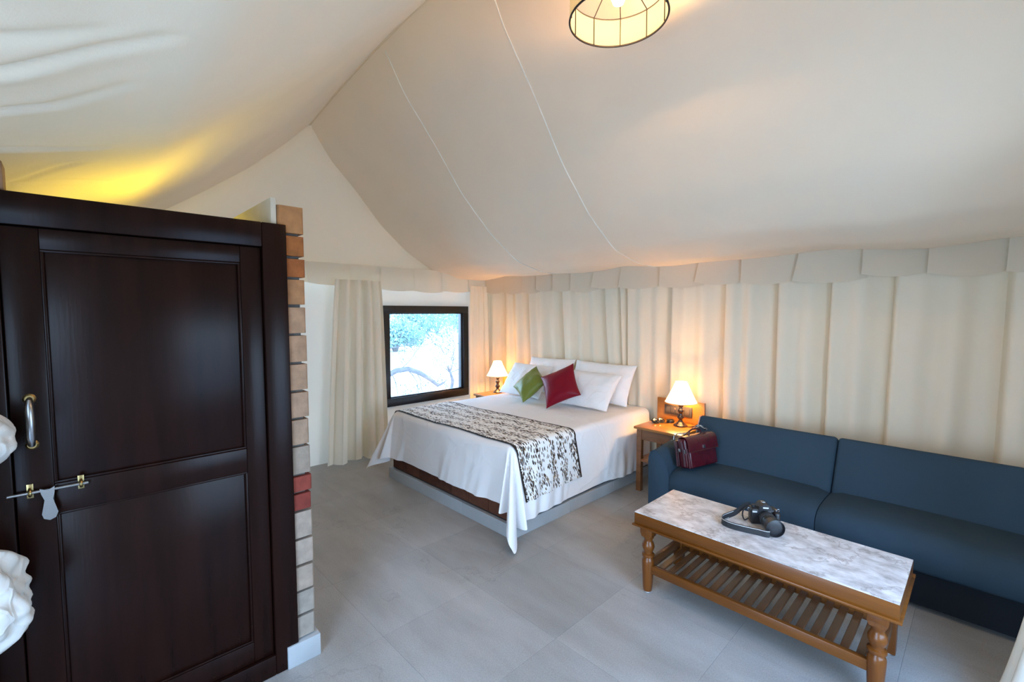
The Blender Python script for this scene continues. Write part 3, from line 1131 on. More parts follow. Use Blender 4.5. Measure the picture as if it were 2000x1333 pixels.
def twigs(bm, lbm, p, d, r, ln, depth, rng):
    pts = [Vector(p)]
    dd = Vector(d).normalized()
    n = 4
    for k in range(n):
        dd = (dd + Vector((rng.uniform(-.28, .28), rng.uniform(-.28, .28), rng.uniform(-.25, .22)))).normalized()
        pts.append(pts[-1] + dd * ln / n)
    tube(bm, pts, [r * (1 - 0.6 * k / n) for k in range(n + 1)], 5)
    if depth > 0:
        for k in range(1, n + 1):
            for _ in range(rng.choice((1, 1, 2))):
                nd = (dd + Vector((rng.uniform(-.9, .9), rng.uniform(-.9, .9), rng.uniform(-.6, .8)))).normalized()
                twigs(bm, lbm, pts[k], nd, r * 0.42, ln * rng.uniform(.4, .65), depth - 1, rng)
    else:
        for k in range(5):
            q = pts[rng.randrange(1, n + 1)] + Vector((rng.uniform(-.04, .04), rng.uniform(-.04, .04), rng.uniform(-.04, .04)))
            leaf_cloud(lbm, q, (.03, .03, .03), 1, 0.018, rng)


# tree by the window: trunk at the left edge of the view, a bent bough across it
tr = thing('tree', 'bare pale tree just outside the window with one long bough', 'tree', (-7.6, 4.10, -0.46))
b = NB()
tube(b, [(-7.6, 4.10, -0.5), (-7.58, 4.12, 0.2), (-7.62, 4.10, 0.9), (-7.6, 4.08, 1.6), (-7.7, 4.05, 2.4), (-7.7, 3.9, 3.4)], [.10, .085, .08, .075, .07, .05], 10)
obj('trunk', b, M['bark'], tr)
b = NB()
tube(b, [(-7.58, 4.12, 0.42), (-7.5, 4.30, 0.52), (-7.5, 4.55, 0.53), (-7.5, 4.80, 0.43), (-7.45, 5.02, 0.28), (-7.4, 5.14, 0.16), (-7.4, 5.28, 0.20), (-7.4, 5.36, 0.26)], [.048, .050, .048, .045, .040, .030, .018, .008], 8)
obj('bough', b, M['bark'], tr)
tb, lb = NB(), NB()
for p, d, ln in (((-7.5, 4.35, 0.52), (0, .5, .8), .7), ((-7.5, 4.5, 0.53), (0.1, .5, -.7), .8), ((-7.5, 4.2, 0.48), (0, .4, -.6), .7), ((-7.5, 4.7, 0.48), (0, .3, -.8), .7),
                 ((-7.6, 4.1, 0.9), (0.1, .8, .2), .6), ((-7.5, 4.9, 0.38), (0, .6, -.5), .45)):
    twigs(tb, lb, p, d, 0.010, ln, 2, rng)
for k in range(22):
    p = Vector((-7.3, rng.uniform(4.15, 5.6), rng.uniform(-0.1, 1.5)))
    leaf_cloud(lb, p, (.05, .05, .05), 3, 0.022, rng)
obj('twigs', tb, M['bark'], tr)['kind'] = 'stuff'
obj('leaves', lb, M['leaf'], tr)['kind'] = 'stuff'

sp_ = thing('sapling', 'small forked sapling seen low at the right of the window', 'tree', (-8.6, 6.30, -0.46))
b = NB()
tube(b, [(-8.6, 6.30, -0.5), (-8.6, 6.33, -0.3), (-8.6, 6.39, 0.0), (-8.6, 6.32, 0.206), (-8.6, 6.25, 0.38)], [.042, .038, .040, .026, .014], 8)
obj('trunk', b, M['bark'], sp_)
tb, lb = NB(), NB()
for d in ((0, -.5, .8), (0, .6, .7), (.2, .9, .3), (0, -.9, .4), (0, .1, 1)):
    twigs(tb, lb, (-8.6, 6.32, 0.19), d, 0.014, rng.uniform(.45, .75), 2, rng)
obj('twigs', tb, M['bark'], sp_)['kind'] = 'stuff'
obj('leaves', lb, M['leaf'], sp_)['kind'] = 'stuff'

hb = thing('tree', 'leafless tree whose fine drooping branches show at the window\'s upper right corner', 'tree', (-9.9, 9.2, -0.46))
b = NB()
tube(b, [(-9.9, 9.2, -0.5), (-9.9, 9.1, 0.8), (-9.95, 8.9, 2.2), (-10.0, 8.4, 2.9), (-10.0, 8.0, 2.6)], [.09, .08, .06, .035, .015], 8)
obj('trunk', b, M['bark'], hb)
tb, lb = NB(), NB()
for p, d, ln in (((-10.0, 8.0, 2.6), (0, -.5, -.8), 1.3), ((-10.0, 8.2, 2.7), (0, -.4, -.9), 1.6), ((-10.0, 8.4, 2.9), (0, -.3, -1), 1.6)):
    twigs(tb, lb, p, d, 0.009, ln, 2, rng)
obj('twigs', tb, M['bark'], hb)['kind'] = 'stuff'
obj('leaves', lb, M['leaf'], hb)['kind'] = 'stuff'

# ------------------------------------------------------------------ window curtains
def curtain(name, label, y0, y1, x0, nf, amp, ztop, zbot, gather=1.0, seed=0, mat='curtain', skew=0.0):
    b_ = NB()

    def f(u, v):
        z = ztop + (zbot - ztop) * v
        yc = (y0 + y1) / 2
        wid = (y1 - y0) * (gather + (1 - gather) * v ** 0.7)
        Y = yc + skew * v + (u - 0.5) * wid + 0.012 * math.sin(u * nf * 4 * PI + seed) * v
        ph = u * nf * 2 * PI + seed + 0.9 * nz(u * 3, z * 0.5, seed) + 1.3 * math.sin(u * 5.3 + seed)
        s = math.sin(ph)
        a = amp * (0.55 + 0.45 * v) * (0.7 + 0.5 * nz(u * 4, seed, 2))
        X = x0 + a * (2 * abs(math.sin(ph / 2)) ** 0.65 - 1.0) + 0.01 * nz(u * 6, z, seed + 5)
        z2 = z + (0.012 * math.sin(ph * 0.5) if v > 0.99 else 0)
        return (X, Y, max(z2, 0.006))
    grid(b_, f, nf * 16, 30)
    o_ = obj(name, b_, M[mat], angle=70)
    tag(o_, label, 'curtain')
    return o_


curtain('window_curtain', 'cream gathered curtain hanging to the floor left of the window', 1.86, 2.56, -4.610, 5, 0.085, 1.93, 0.03, 0.72, 1.0, skew=-0.05)
curtain('window_curtain', 'narrow pale curtain squeezed between the window and the room corner', 3.71, 4.06, -4.655, 3, 0.030, 1.93, 0.03, 0.8, 2.2)

# ------------------------------------------------------------------ bed
MX0, MX1, MY0, MY1, MZ = -3.945, -2.275, 2.195, 4.08, 0.650
bedb = thing('bed_platform', 'low brick bed plinth with grey tile skirting under the white bed', 'bed', (-3.11, 3.14, 0))
b = NB()
bbox(b, -3.92, -2.298, 2.222, 4.04, 0.0, 0.36)
obj('plinth_core', b, M['mortar'], bedb)
def skirt_run(axis, a0, a1, c0, c1, n):
    for k in range(n):
        s0 = a0 + (a1 - a0) * k / n + 0.001
        s1 = a0 + (a1 - a0) * (k + 1) / n - 0.001
        b_ = NB()
        if axis == 'x':
            bbox(b_, s0, s1, c0, c1, 0, 0.098, 0.0015, 1)
        else:
            bbox(b_, c0, c1, s0, s1, 0, 0.098, 0.0015, 1)
        obj('skirting_tile', b_, M['skirt'], bedb)
skirt_run('x', -3.965, -2.245, 2.172, 2.2035, 3)
skirt_run('y', 2.205, 4.04, -2.2805, -2.246, 3)
skirt_run('y', 2.205, 4.04, -3.965, -3.936, 3)
def bed_brick(x0, x1, y0, y1, z0, z1):
    b_ = NB()
    bbox(b_, x0, x1, y0, y1, z0, z1, 0.004, 1)
    o_ = obj('brick', b_, M['brick'], bedb)
    q = random.uniform(0.75, 1.15)
    o_.color = (0.165 * q, 0.060 * q, 0.034 * q, 1)
for kz, (z0, z1) in enumerate(((0.102, 0.212), (0.220, 0.330))):
    xx = -3.935
    while xx < -2.32:
        w = 0.225 if not (kz == 1 and xx < -3.93) else 0.11
        x1 = min(xx + w, -2.283)
        bed_brick(xx, x1, 2.205, 2.227, z0, z1)
        xx = x1 + 0.008
    for side_x in ((-2.299, -2.283), (-3.935, -3.920)):
        yy = 2.229
        while yy < 3.98:
            y1 = min(yy + 0.225, 4.04)
            bed_brick(side_x[0], side_x[1], yy, y1, z0, z1)
            yy = y1 + 0.008
b = NB()
bbox(b, MX0 + 0.045, MX1 - 0.045, MY0 + 0.045, MY1 - 0.01, 0.362, MZ - 0.016, 0.05, 4)
mt = obj('mattress', b, M['mattress'])
tag(mt, 'thick mattress hidden under the white sheet of the bed', 'mattress')

RR = 0.06
W_, L_ = MX1 - MX0, MY1 - MY0


def drape(a, bb, eps=0.0, wr=1.0):
    """a across from left edge, bb from the foot; beyond the edges the cloth hangs"""
    q = RR * PI / 2
    xa0, xa1, y0 = RR, W_ - RR, RR
    dx = 0.0
    if a < xa0:
        dx = a - xa0
    elif a > xa1:
        dx = a - xa1
    dy = min(0.0, bb - y0)
    px = min(max(a, xa0), xa1)
    py = max(bb, y0)
    s = math.hypot(dx, dy)
    top = MZ + wr * 0.010 * nz(a * 2.2, bb * 2.2, 0.3) + wr * 0.004 * nz(a * 7, bb * 7, 1.3)
    if s < 1e-6:
        return Vector((MX0 + a, MY0 + bb, top + eps))
    ux, uy = dx / s, dy / s
    if s < q:
        an = s / RR
        out, drop = RR * math.sin(an), RR * (1 - math.cos(an))
    else:
        out, drop = RR + 0.05 * (s - q), RR + (s - q)
    hang = max(0.0, s - q * 0.6)
    th = math.atan2(abs(dy), abs(dx))          # 0 = side, pi/2 = foot
    c = math.sin(2 * th)
    along = bb if abs(dx) > abs(dy) else a
    # hanging sides: slack vertical waves and creases
    wave = 0.030 * math.sin(along * 5.0 + (0.7 if abs(dx) > abs(dy) else 2.1)) + 0.016 * nz(along * 5, s * 1.5, 4.0) + 0.018 * nz(along * 12 + s * 3, s * 2, 9.0)
    wave = max(wave + 0.012, 0.0)
    out += wr * wave * min(1, hang * 2.2) * (1 - 0.7 * c)
    # corner: gathered into a pointed tail
    fold = c * (0.36 + 0.30 * math.cos(11 * (th - PI / 4)) + 0.08 * math.cos(19 * (th - 0.6)))
    out += hang * fold * 0.70
    drop -= 0.05 * hang * c
    z = top * (1 if drop < RR else 1) - drop
    x_ = MX0 + px + ux * out
    y_ = MY0 + py + uy * out
    z_ = z + (eps if s < q else 0)
    if s >= q * 0.3:
        x_ += ux * eps
        y_ += uy * eps
    if z_ < 0.014:
        z_ = 0.014 + 0.004 * abs(nz(a * 9, bb * 9))
    return Vector((x_, y_, z_))


def span(lo, hi, n, dense=()):
    return [lo + (hi - lo) * k / n for k in range(n + 1)]


DLf, DRt, DFt = 0.37, 0.505, 0.405
b = NB()
NU, NV = 210, 190


def sheet_fn(u, v):
    a = -DLf + (W_ + DLf + DRt) * u
    bb = -DFt + (L_ + DFt) * v
    # uneven hem
    return drape(a, bb + 0.0)


grid(b, sheet_fn, NU, NV)
sheet = obj('bed_sheet', b, M['linen'], angle=75)
tag(sheet, 'white bed sheet draped over the bed with a corner trailing to the floor', 'bed sheet')

b = NB()
RN0, RN1 = 0.035, 0.705
RW = RN1 - RN0


def run_fn(u, v):
    a = -0.16 + (W_ + 0.16 + 0.375) * u
    sk = 0.10 * max(0, 1 - u * 2.2) * v          # the far edge closes in a little at the left
    bb = RN0 + RW * v - 0.08 * v * max(0, 1 - u * 1.4) + (0.05 + 0.02 * v) * max(0, u - 0.85) / 0.15
    bb += 0.008 * math.sin(u * 9) * v
    return drape(a, bb, 0.007)


LEN = W_ + 0.16 + 0.375
grid(b, run_fn, 170, 60, uv=lambda u, v: (u * LEN, v * RW))
runner = obj('bed_runner', b, M['runner'], angle=75)
tag(runner, 'white bed runner printed with dark leaves across the foot of the bed', 'bed runner')


def pillow_bm(w, h, t, ctr, ex, ey, pinch=0.07, flange=0.0, seed=0, wr=0.01, n=34, p=2.6):
    ex = Vector(ex).normalized()
    ey = Vector(ey)
    ey = (ey - ex * ey.dot(ex)).normalized()
    ez = ex.cross(ey)
    ctr = Vector(ctr)
    b_ = NB()
    for sgn in (1, -1):
        def f(u, v, sgn=sgn):
            a, c = 2 * u - 1, 2 * v - 1
            # denser near rim
            a = math.sin(a * PI / 2) * 0.5 + a * 0.5
            c = math.sin(c * PI / 2) * 0.5 + c * 0.5
            k = max(0.0, (1 - abs(a) ** p) * (1 - abs(c) ** p)) ** 0.62
            x = a * w / 2 * (1 - pinch * (1 - c * c) * abs(a) ** 2)
            y = c * h / 2 * (1 - pinch * (1 - a * a) * abs(c) ** 2)
            z = sgn * (t / 2 * k + 0.0)
            z += wr * nz(x * 9, y * 9, seed) * min(1, k * 2) + wr * 0.6 * nz(x * 22, y * 22, seed + 2) * min(1, k * 2) * (1 - k * .6)
            return ctr + ex * x + ey * y + ez * z
        grid(b_, f, n, n)
    return b_


GP = 'white pillows against the head wall'
PILL = [
    ('white pillow standing at the back left of the bed behind the green cushion', 0.68, 0.43, 0.16, (-3.50, 3.955, 0.868), (1, 0.0, 0.02), (0.02, 0.42, 0.9)),
    ('white pillow standing at the back right with its corner poking up near the curtain', 0.74, 0.43, 0.16, (-2.765, 3.945, 0.872), (1, 0.02, -0.01), (0.05, 0.42, 0.9)),
    ('bluish-lit white pillow at the far left of the bed beside the lamp', 0.62, 0.42, 0.16, (-3.60, 3.70, 0.832), (1, 0.0, 0.0), (-0.14, 0.62, 0.80)),
    ('white pillow with a flanged edge leaning in front at the right behind the red cushion', 0.66, 0.42, 0.16, (-2.76, 3.70, 0.828), (1, 0.02, 0.0), (0.03, 0.66, 0.76)),
]
for k, (lab, w, h, t, c, ex, ey) in enumerate(PILL):
    o = obj('pillow', pillow_bm(w, h, t, c, ex, ey, 0.05, seed=k * 3.3, wr=0.014), M['pillow'], angle=80)
    tag(o, lab, 'pillow', GP)
o = obj('cushion', pillow_bm(0.375, 0.375, 0.14, (-2.895, 3.455, 0.873), (0.285, 0.135, 0.145), (-0.235, 0.13, 0.26), 0.10, seed=20, wr=0.004), M['red'], angle=80)
tag(o, 'crimson satin square cushion balanced on one corner against the pillows', 'cushion')
o = obj('cushion', pillow_bm(0.34, 0.34, 0.14, (-3.325, 3.475, 0.840), (0.16, 0.16, 0.20), (-0.22, 0.13, 0.12), 0.10, seed=31, wr=0.010), M['green'], angle=80)
tag(o, 'green satin square cushion leaning on the pillows left of the crimson one', 'cushion')

# ------------------------------------------------------------------ night tables
def night_table(x0, x1, label, gap):
    t = thing('night_table', label, 'night table', ((x0 + x1) / 2, 3.80, 0), 'wooden night tables beside the bed')
    y0, y1, zt_ = 3.585, 4.020, 0.583
    b_ = NB()
    bbox(b_, x0, x1, y0, y1, zt_ - 0.022, zt_, 0.004)
    obj('table_top', b_, M['panelwood'], t)
    i0, i1, j0, j1 = x0 + 0.02, x1 - 0.02, y0 + 0.02, y1 - 0.012
    for xx in (i0, i1 - 0.045):
        for yy in (j0, j1 - 0.045):
            b_ = NB()
            bbox(b_, xx, xx + 0.045, yy, yy + 0.045, 0, zt_ - 0.022, 0.003)
            obj('leg', b_, M['nightwood'], t)
    for (a0, a1, c0, c1) in ((i0 + 0.045, i1 - 0.045, j0 + 0.006, j0 + 0.026), (i0 + 0.045, i1 - 0.045, j1 - 0.026, j1 - 0.006)):
        b_ = NB()
        bbox(b_, a0, a1, c0, c1, zt_ - 0.115, zt_ - 0.022, 0.002)
        obj('apron', b_, M['nightwood'], t)
    for xx in (i0 + 0.006, i1 - 0.026):
        b_ = NB()
        bbox(b_, xx, xx + 0.02, j0 + 0.045, j1 - 0.045, zt_ - 0.115, zt_ - 0.022, 0.002)
        obj('apron', b_, M['nightwood'], t)
    b_ = NB()
    bbox(b_, i0 + 0.004, i1 - 0.004, j0 + 0.004, j1 - 0.004, 0.270, 0.290, 0.002)
    obj('shelf', b_, M['nightwood'], t)
    return t


night_table(-2.150, -1.705, 'brown wooden night table between the bed and the blue sofa', 0)
night_table(-4.400, -4.005, 'brown wooden night table between the bed and the window corner', 0)


def back_panel(x0, x1, label, swx0, swx1):
    t = thing('switch_board', label, 'wall panel', ((x0 + x1) / 2, 4.045, 0.50))
    b_ = NB()
    bbox(b_, x0, x1, 4.030, 4.055, 0.50, 0.785, 0.003)
    obj('board', b_, M['panelwood'], t)
    b_ = NB()
    bbox(b_, swx0, swx1, 4.018, 4.031, 0.640, 0.730, 0.004)
    p_ = obj('switch_plate', b_, M['switch'], t)
    n = 5
    for k in range(n):
        a0 = swx0 + 0.018 + (swx1 - swx0 - 0.036) * k / n
        a1 = swx0 + 0.018 + (swx1 - swx0 - 0.036) * (k + 1) / n - 0.004
        b_ = NB()
        bbox(b_, a0, a1, 4.013, 4.020, 0.658, 0.712, 0.002)
        obj('switch', b_, M['switchkey'], p_)
    return t, p_


t, p_ = back_panel(-2.165, -1.710, 'orange veneer board with dark switch plate behind the lamp by the sofa', -2.085, -1.820)
b = NB()
lathe(b, [(0.008, 0), (0.008, 0.003), (0.004, 0.005)], (-1.975, 4.018, 0.702), 12, Matrix.Rotation(R(90), 4, 'X'))
obj('indicator_light', b, M['redled'], p_)
back_panel(-4.345, -4.005, 'orange veneer board with dark switch plate behind the window-side lamp', -4.25, -4.03)


# ------------------------------------------------------------------ lamps
def table_lamp(x, y, label, energy):
    z0 = 0.583
    t = thing('table_lamp', label, 'lamp', (x, y, z0), 'lit table lamps')
    b_ = NB()
    prof = [(0.0, 0), (0.058, 0), (0.061, 0.006), (0.058, 0.012), (0.046, 0.017), (0.040, 0.026), (0.030, 0.034), (0.019, 0.045), (0.017, 0.056), (0.024, 0.068),
            (0.031, 0.078), (0.031, 0.084), (0.022, 0.094), (0.016, 0.108), (0.018, 0.120), (0.027, 0.134), (0.028, 0.140), (0.018, 0.152), (0.013, 0.165),
            (0.016, 0.174), (0.026, 0.184), (0.026, 0.190), (0.014, 0.198), (0.012, 0.206)]
    lathe(b_, prof, (x, y, z0), 28)
    obj('lamp_base', b_, M['blackwood'], t, angle=60)
    b_ = NB()
    lathe(b_, [(0.013, 0.206), (0.015, 0.210), (0.015, 0.245), (0.010, 0.250)], (x, y, z0), 16)
    obj('bulb_holder', b_, M['clear'], t)
    b_ = NB()
    lathe(b_, [(0.010, 0.25), (0.020, 0.27), (0.026, 0.295), (0.020, 0.318), (0.0, 0.326)], (x, y, z0), 16)
    obj('bulb', b_, M['bulb'], t, angle=80)
    b_ = NB()
    pr = [(0.136, 0.216), (0.120, 0.245), (0.104, 0.278), (0.086, 0.315), (0.070, 0.350), (0.056, 0.385), (0.052, 0.397)]
    lathe(b_, pr, (x, y, z0), 40, cap=False)
    lathe(b_, [(r_ - 0.002, z_) for r_, z_ in pr], (x, y, z0), 40, cap=False)
    sh = obj('lamp_shade', b_, M['shade'], t, angle=60)
    for r_, z_ in ((0.136, 0.216), (0.052, 0.397)):
        b_ = NB()
        tube(b_, [(x + r_ * math.cos(a), y + r_ * math.sin(a), z0 + z_) for a in [2 * PI * k / 40 for k in range(40)]], 0.0028, 6, closed=True)
        obj('shade_ring', b_, M['clear'], sh)
    d = bpy.data.lights.new('lamp_light', 'POINT')
    d.energy = energy
    d.color = (1.0, 0.53, 0.18)
    d.shadow_soft_size = 0.035
    o_ = bpy.data.objects.new('lamp_light', d)
    COL.objects.link(o_)
    o_.parent = t
    o_.location = (0, 0, 0.300)
    return t


lamp_r = table_lamp(-1.860, 3.885, 'lit table lamp with black turned base beside the blue sofa', 11.0)
table_lamp(-4.255, 3.860, 'lit table lamp with black turned base beside the window', 11.0)

b = NB()
tube(b, [(-1.80, 3.885, 0.588), (-1.775, 3.90, 0.587), (-1.76, 3.95, 0.587), (-1.745, 4.005, 0.587), (-1.74, 4.012, 0.60)], 0.003, 6)
obj('cord', b, M['blackplastic'], lamp_r)

# pendant: wire drum shade hung under the ridge
PX, PY, PZ, PR, PH = -1.19, 1.80, 2.885, 0.212, 0.125
pend = thing('pendant_lamp', 'round wire-framed drum pendant lamp glowing under the tent ridge', 'lamp', (PX, PY, PZ))
b = NB()
lathe(b, [(PR, 0.004), (PR, PH - 0.004)], (PX, PY, PZ), 64, cap=False)
lathe(b, [(PR - 0.003, 0.004), (PR - 0.003, PH - 0.004)], (PX, PY, PZ), 64, cap=False)
psh = obj('shade', b, M['pendantshade'], pend, angle=60)
for z_, r_ in ((0.0, 0.0045), (PH, 0.004)):
    b = NB()
    tube(b, [(PX + PR * math.cos(a), PY + PR * math.sin(a), PZ + z_) for a in [2 * PI * k / 64 for k in range(64)]], r_, 8, closed=True)
    obj('shade_ring', b, M['wire'], pend)
for k in range(10):
    a = 2 * PI * (k + 0.35) / 10
    ca, sa = math.cos(a), math.sin(a)
    b = NB()
    tube(b, [(PX + (PR - 0.006) * ca, PY + (PR - 0.006) * sa, PZ), (PX + (PR - 0.006) * ca, PY + (PR - 0.006) * sa, PZ + PH), (PX + 0.03 * ca, PY + 0.03 * sa, PZ + PH + 0.10)], 0.0024, 6)
    obj('wire_rib', b, M['wire'], pend)
b = NB()
tube(b, [(PX, PY, PZ + PH + 0.09), (PX, PY, ridge_z(PX) - 0.01)], 0.004, 8)
obj('hanging_cord', b, M['wire'], pend)
b = NB()
lathe(b, [(0.030, 0.225), (0.030, 0.20), (0.02, 0.17), (0.018, 0.14)], (PX, PY, PZ), 16)
obj('bulb_holder', b, M['blackplastic'], pend)
b = NB()
lathe(b, [(0.014, 0.145), (0.028, 0.115), (0.032, 0.09), (0.022, 0.066), (0.0, 0.058)], (PX, PY, PZ), 18)
obj('bulb', b, M['bulb'], pend, angle=80)
d = bpy.data.lights.new('pendant_light', 'POINT')
d.energy = 10
d.color = (1.0, 0.57, 0.25)
d.shadow_soft_size = 0.04
o = bpy.data.objects.new('pendant_light', d)
COL.objects.link(o)
o.parent = pend
o.location = (0, 0, 0.085)

# yellow bulb of the bath cubicle behind the door
yb = thing('wall_bulb', 'bare yellow bulb lighting the cubicle behind the dark door', 'lamp', (-3.00, 0.636, 1.74))
b = NB()
lathe(b, [(0.045, 0), (0.045, 0.012), (0.020, 0.018)], (-3.00, 0.636, 1.74), 18, Matrix.Rotation(R(90), 4, 'X'))
tube(b, [(-3.00, 0.625, 1.74), (-3.00, 0.50, 1.74), (-3.00, 0.44, 1.75), (-3.00, 0.42, 1.77)], 0.008, 8)
obj('bracket', b, M['whiteplastic'], yb)
b = NB()
lathe(b, [(0.022, 0), (0.022, 0.035), (0.018, 0.04)], (-3.00, 0.42, 1.76), 18)
obj('bulb_holder', b, M['whiteplastic'], yb)
b = NB()
lathe(b, [(0.016, 0.04), (0.028, 0.062), (0.032, 0.085), (0.022, 0.108), (0, 0.116)], (-3.00, 0.42, 1.76), 18)
obj('bulb', b, M['yellowbulb'], yb, angle=80)
d = bpy.data.lights.new('cubicle_light', 'POINT')
d.energy = 3.6
d.color = (1.0, 0.86, 0.05)
d.shadow_soft_size = 0.06
o = bpy.data.objects.new('cubicle_light', d)
COL.objects.link(o)
o.parent = yb
o.location = (0, -0.216, 0.105)

# ------------------------------------------------------------------ sofa
SX0, SX1 = -1.765, 0.435
sofa = thing('sofa', 'dark blue-grey two-seat fabric sofa along the curtained wall', 'sofa', (-0.66, 3.5, 0))


def arm(xo, sgn):
    # profile across the sofa: tall rounded outside edge, sweeping down to the seat on the inside
    pts = [(0.0, 0.03), (0.0, 0.45), (0.004, 0.495), (0.018, 0.528), (0.040, 0.545), (0.066, 0.546), (0.095, 0.530), (0.122, 0.498), (0.146, 0.452), (0.160, 0.400), (0.166, 0.34), (0.168, 0.03)]
    b_ = NB()
    prism(b_, [(xo + sgn * p[0], p[1]) for p in pts], 'y', 3.165, 3.575)
    es = [e for e in b_.edges if abs(e.verts[0].co.y - e.verts[1].co.y) < 1e-6]
    bmesh.ops.bevel(b_, geom=es, offset=0.012, segments=3, profile=0.5, affect='EDGES')
    # top rises a little towards the back
    for v in b_.verts:
        if v.co.z > 0.3:
            v.co.z += (v.co.y - 3.165) * 0.10
    a_ = obj('armrest', b_, M['sofa'], sofa, angle=45)
    b_ = NB()
    tube(b_, [(xo + sgn * p[0], 3.168, p[1]) for p in pts[1:-1]], 0.004, 6)
    obj('piping', b_, M['sofa'], a_)


arm(SX0, 1)
arm(SX1, -1)
JX = -0.668
for x0, x1 in ((SX0 + 0.168, JX - 0.002), (JX + 0.002, SX1 - 0.168)):
    b = NB()
    prof = [(3.60, 0.215), (3.60, 0.425), (3.42, 0.430), (3.28, 0.424), (3.215, 0.408), (3.175, 0.378), (3.158, 0.335), (3.160, 0.285), (3.178, 0.235), (3.20, 0.215)]
    n = 14
    rings = []
    for i in range(n + 1):
        u = i / n
        e = min(u, 1 - u)
        rnd = min(1.0, (e * (x1 - x0) / 0.035)) if e * (x1 - x0) < 0.035 else 1.0
        ins = 0.016 * (1 - math.sqrt(max(0, 1 - (1 - rnd) ** 2)))
        crown = 0.010 * math.sin(PI * u)
        ring = []
        for (yy, zz) in prof:
            cy_, cz_ = 3.38, 0.32
            dy, dz = yy - cy_, zz - cz_
            ring.append(b.verts.new((x0 + (x1 - x0) * u, cy_ + dy * (1 - ins / 0.22), cz_ + dz * (1 - ins / 0.10) + (crown if zz > 0.38 else 0))))
        rings.append(ring)
    m_ = len(prof)
    for A, B_ in zip(rings, rings[1:]):
        for k in range(m_):
            b.faces.new((A[k], A[(k + 1) % m_], B_[(k + 1) % m_], B_[k]))
    b.faces.new(rings[0][::-1])
    b.faces.new(rings[-1])
    bmesh.ops.subdivide_edges(b, edges=list(b.edges), cuts=1, smooth=0.4, use_grid_fill=True)
    obj('seat_cushion', b, M['sofa'], sofa, angle=50)
for x0, x1 in ((SX0 + 0.150, JX - 0.002), (JX + 0.002, SX1 - 0.150)):
    b = NB()
    # reclined back slab, local: y thickness, z up
    vs = bbox(b, x0, x1, 0.0, 0.150, 0.0, 0.425, 0.022, 3)
    bmesh.ops.subdivide_edges(b, edges=[e for e in b.edges if e.calc_length() > 0.2], cuts=6, use_grid_fill=True)
    for v in b.verts:
        u = (v.co.x - x0) / (x1 - x0)
        w = v.co.z / 0.425
        if v.co.y < 0.03:
            v.co.y -= 0.022 * math.sin(PI * min(1, max(0, u))) ** 0.6 * math.sin(PI * min(1, max(0, w))) ** 0.8
    Mx = Matrix.Translation((0, 3.535, 0.372)) @ Matrix.Rotation(R(-26), 4, 'X')
    bmesh.ops.transform(b, matrix=Mx, verts=b.verts)
    bc = obj('back_cushion', b, M['sofa'], sofa, angle=50)
    if x0 < -1:
        b = NB()
        P0 = Mx @ Vector((x0 + 0.001, 0.004, 0.02))
        P1 = Mx @ Vector((x0 + 0.001, 0.004, 0.415))
        tube(b, [P0, P1], 0.0035, 6)
        obj('piping', b, M['piping'], bc)
b = NB()
prism(b, [(3.60, 0.03), (3.60, 0.40), (3.74, 0.70), (3.86, 0.66), (3.86, 0.03)], 'x', SX0 + 0.155, SX1 - 0.155)
bevel_all(b, 0.015, 2)
obj('back_frame', b, M['sofa'], sofa)
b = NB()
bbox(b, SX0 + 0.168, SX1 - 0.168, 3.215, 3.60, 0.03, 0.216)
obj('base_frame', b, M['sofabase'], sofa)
for xx in (SX0 + 0.04, SX1 - 0.09):
    for yy in (3.20, 3.52):
        b = NB()
        bbox(b, xx, xx + 0.05, yy, yy + 0.05, 0, 0.032, 0.003)
        obj('foot', b, M['blackplastic'], sofa)

# ------------------------------------------------------------------ leather bag on the sofa
bag = thing('leather_bag', 'maroon leather satchel with flap sitting against the sofa arm', 'bag', (-1.49, 3.37, 0.432))
BM_ = Matrix.Translation((-1.465, 3.385, 0.438)) @ Matrix.Rotation(R(-14), 4, 'Z') @ Matrix.Rotation(R(-11), 4, 'Y')
# local frame: +x outward face (flap), y along the bag, z up


def bagpart(nm, fn, mat, par=None, ang=40):
    b_ = NB()
    fn(b_)
    bmesh.ops.transform(b_, matrix=BM_, verts=b_.verts)
    return obj(nm, b_, mat, par or bag, angle=ang)


bagpart('body', lambda b_: bbox(b_, -0.045, 0.035, -0.160, 0.155, 0.004, 0.225, 0.018, 3), M['leather'])
bagpart('back_pocket', lambda b_: bbox(b_, -0.085, -0.048, -0.155, 0.150, 0.008, 0.205, 0.015, 3), M['leatherdk'])
bagpart('front_pocket', lambda b_: bbox(b_, 0.036, 0.058, -0.150, 0.145, 0.006, 0.150, 0.010, 3), M['leather'])


def flap(b_):
    pts = [(-0.060, 0.228), (-0.02, 0.236), (0.03, 0.234), (0.052, 0.222), (0.060, 0.200), (0.062, 0.16), (0.0635, 0.125)]
    ribbon(b_, [(p[0], -0.002, p[1]) for p in pts], (0, 1, 0), 0.325, 0.005)


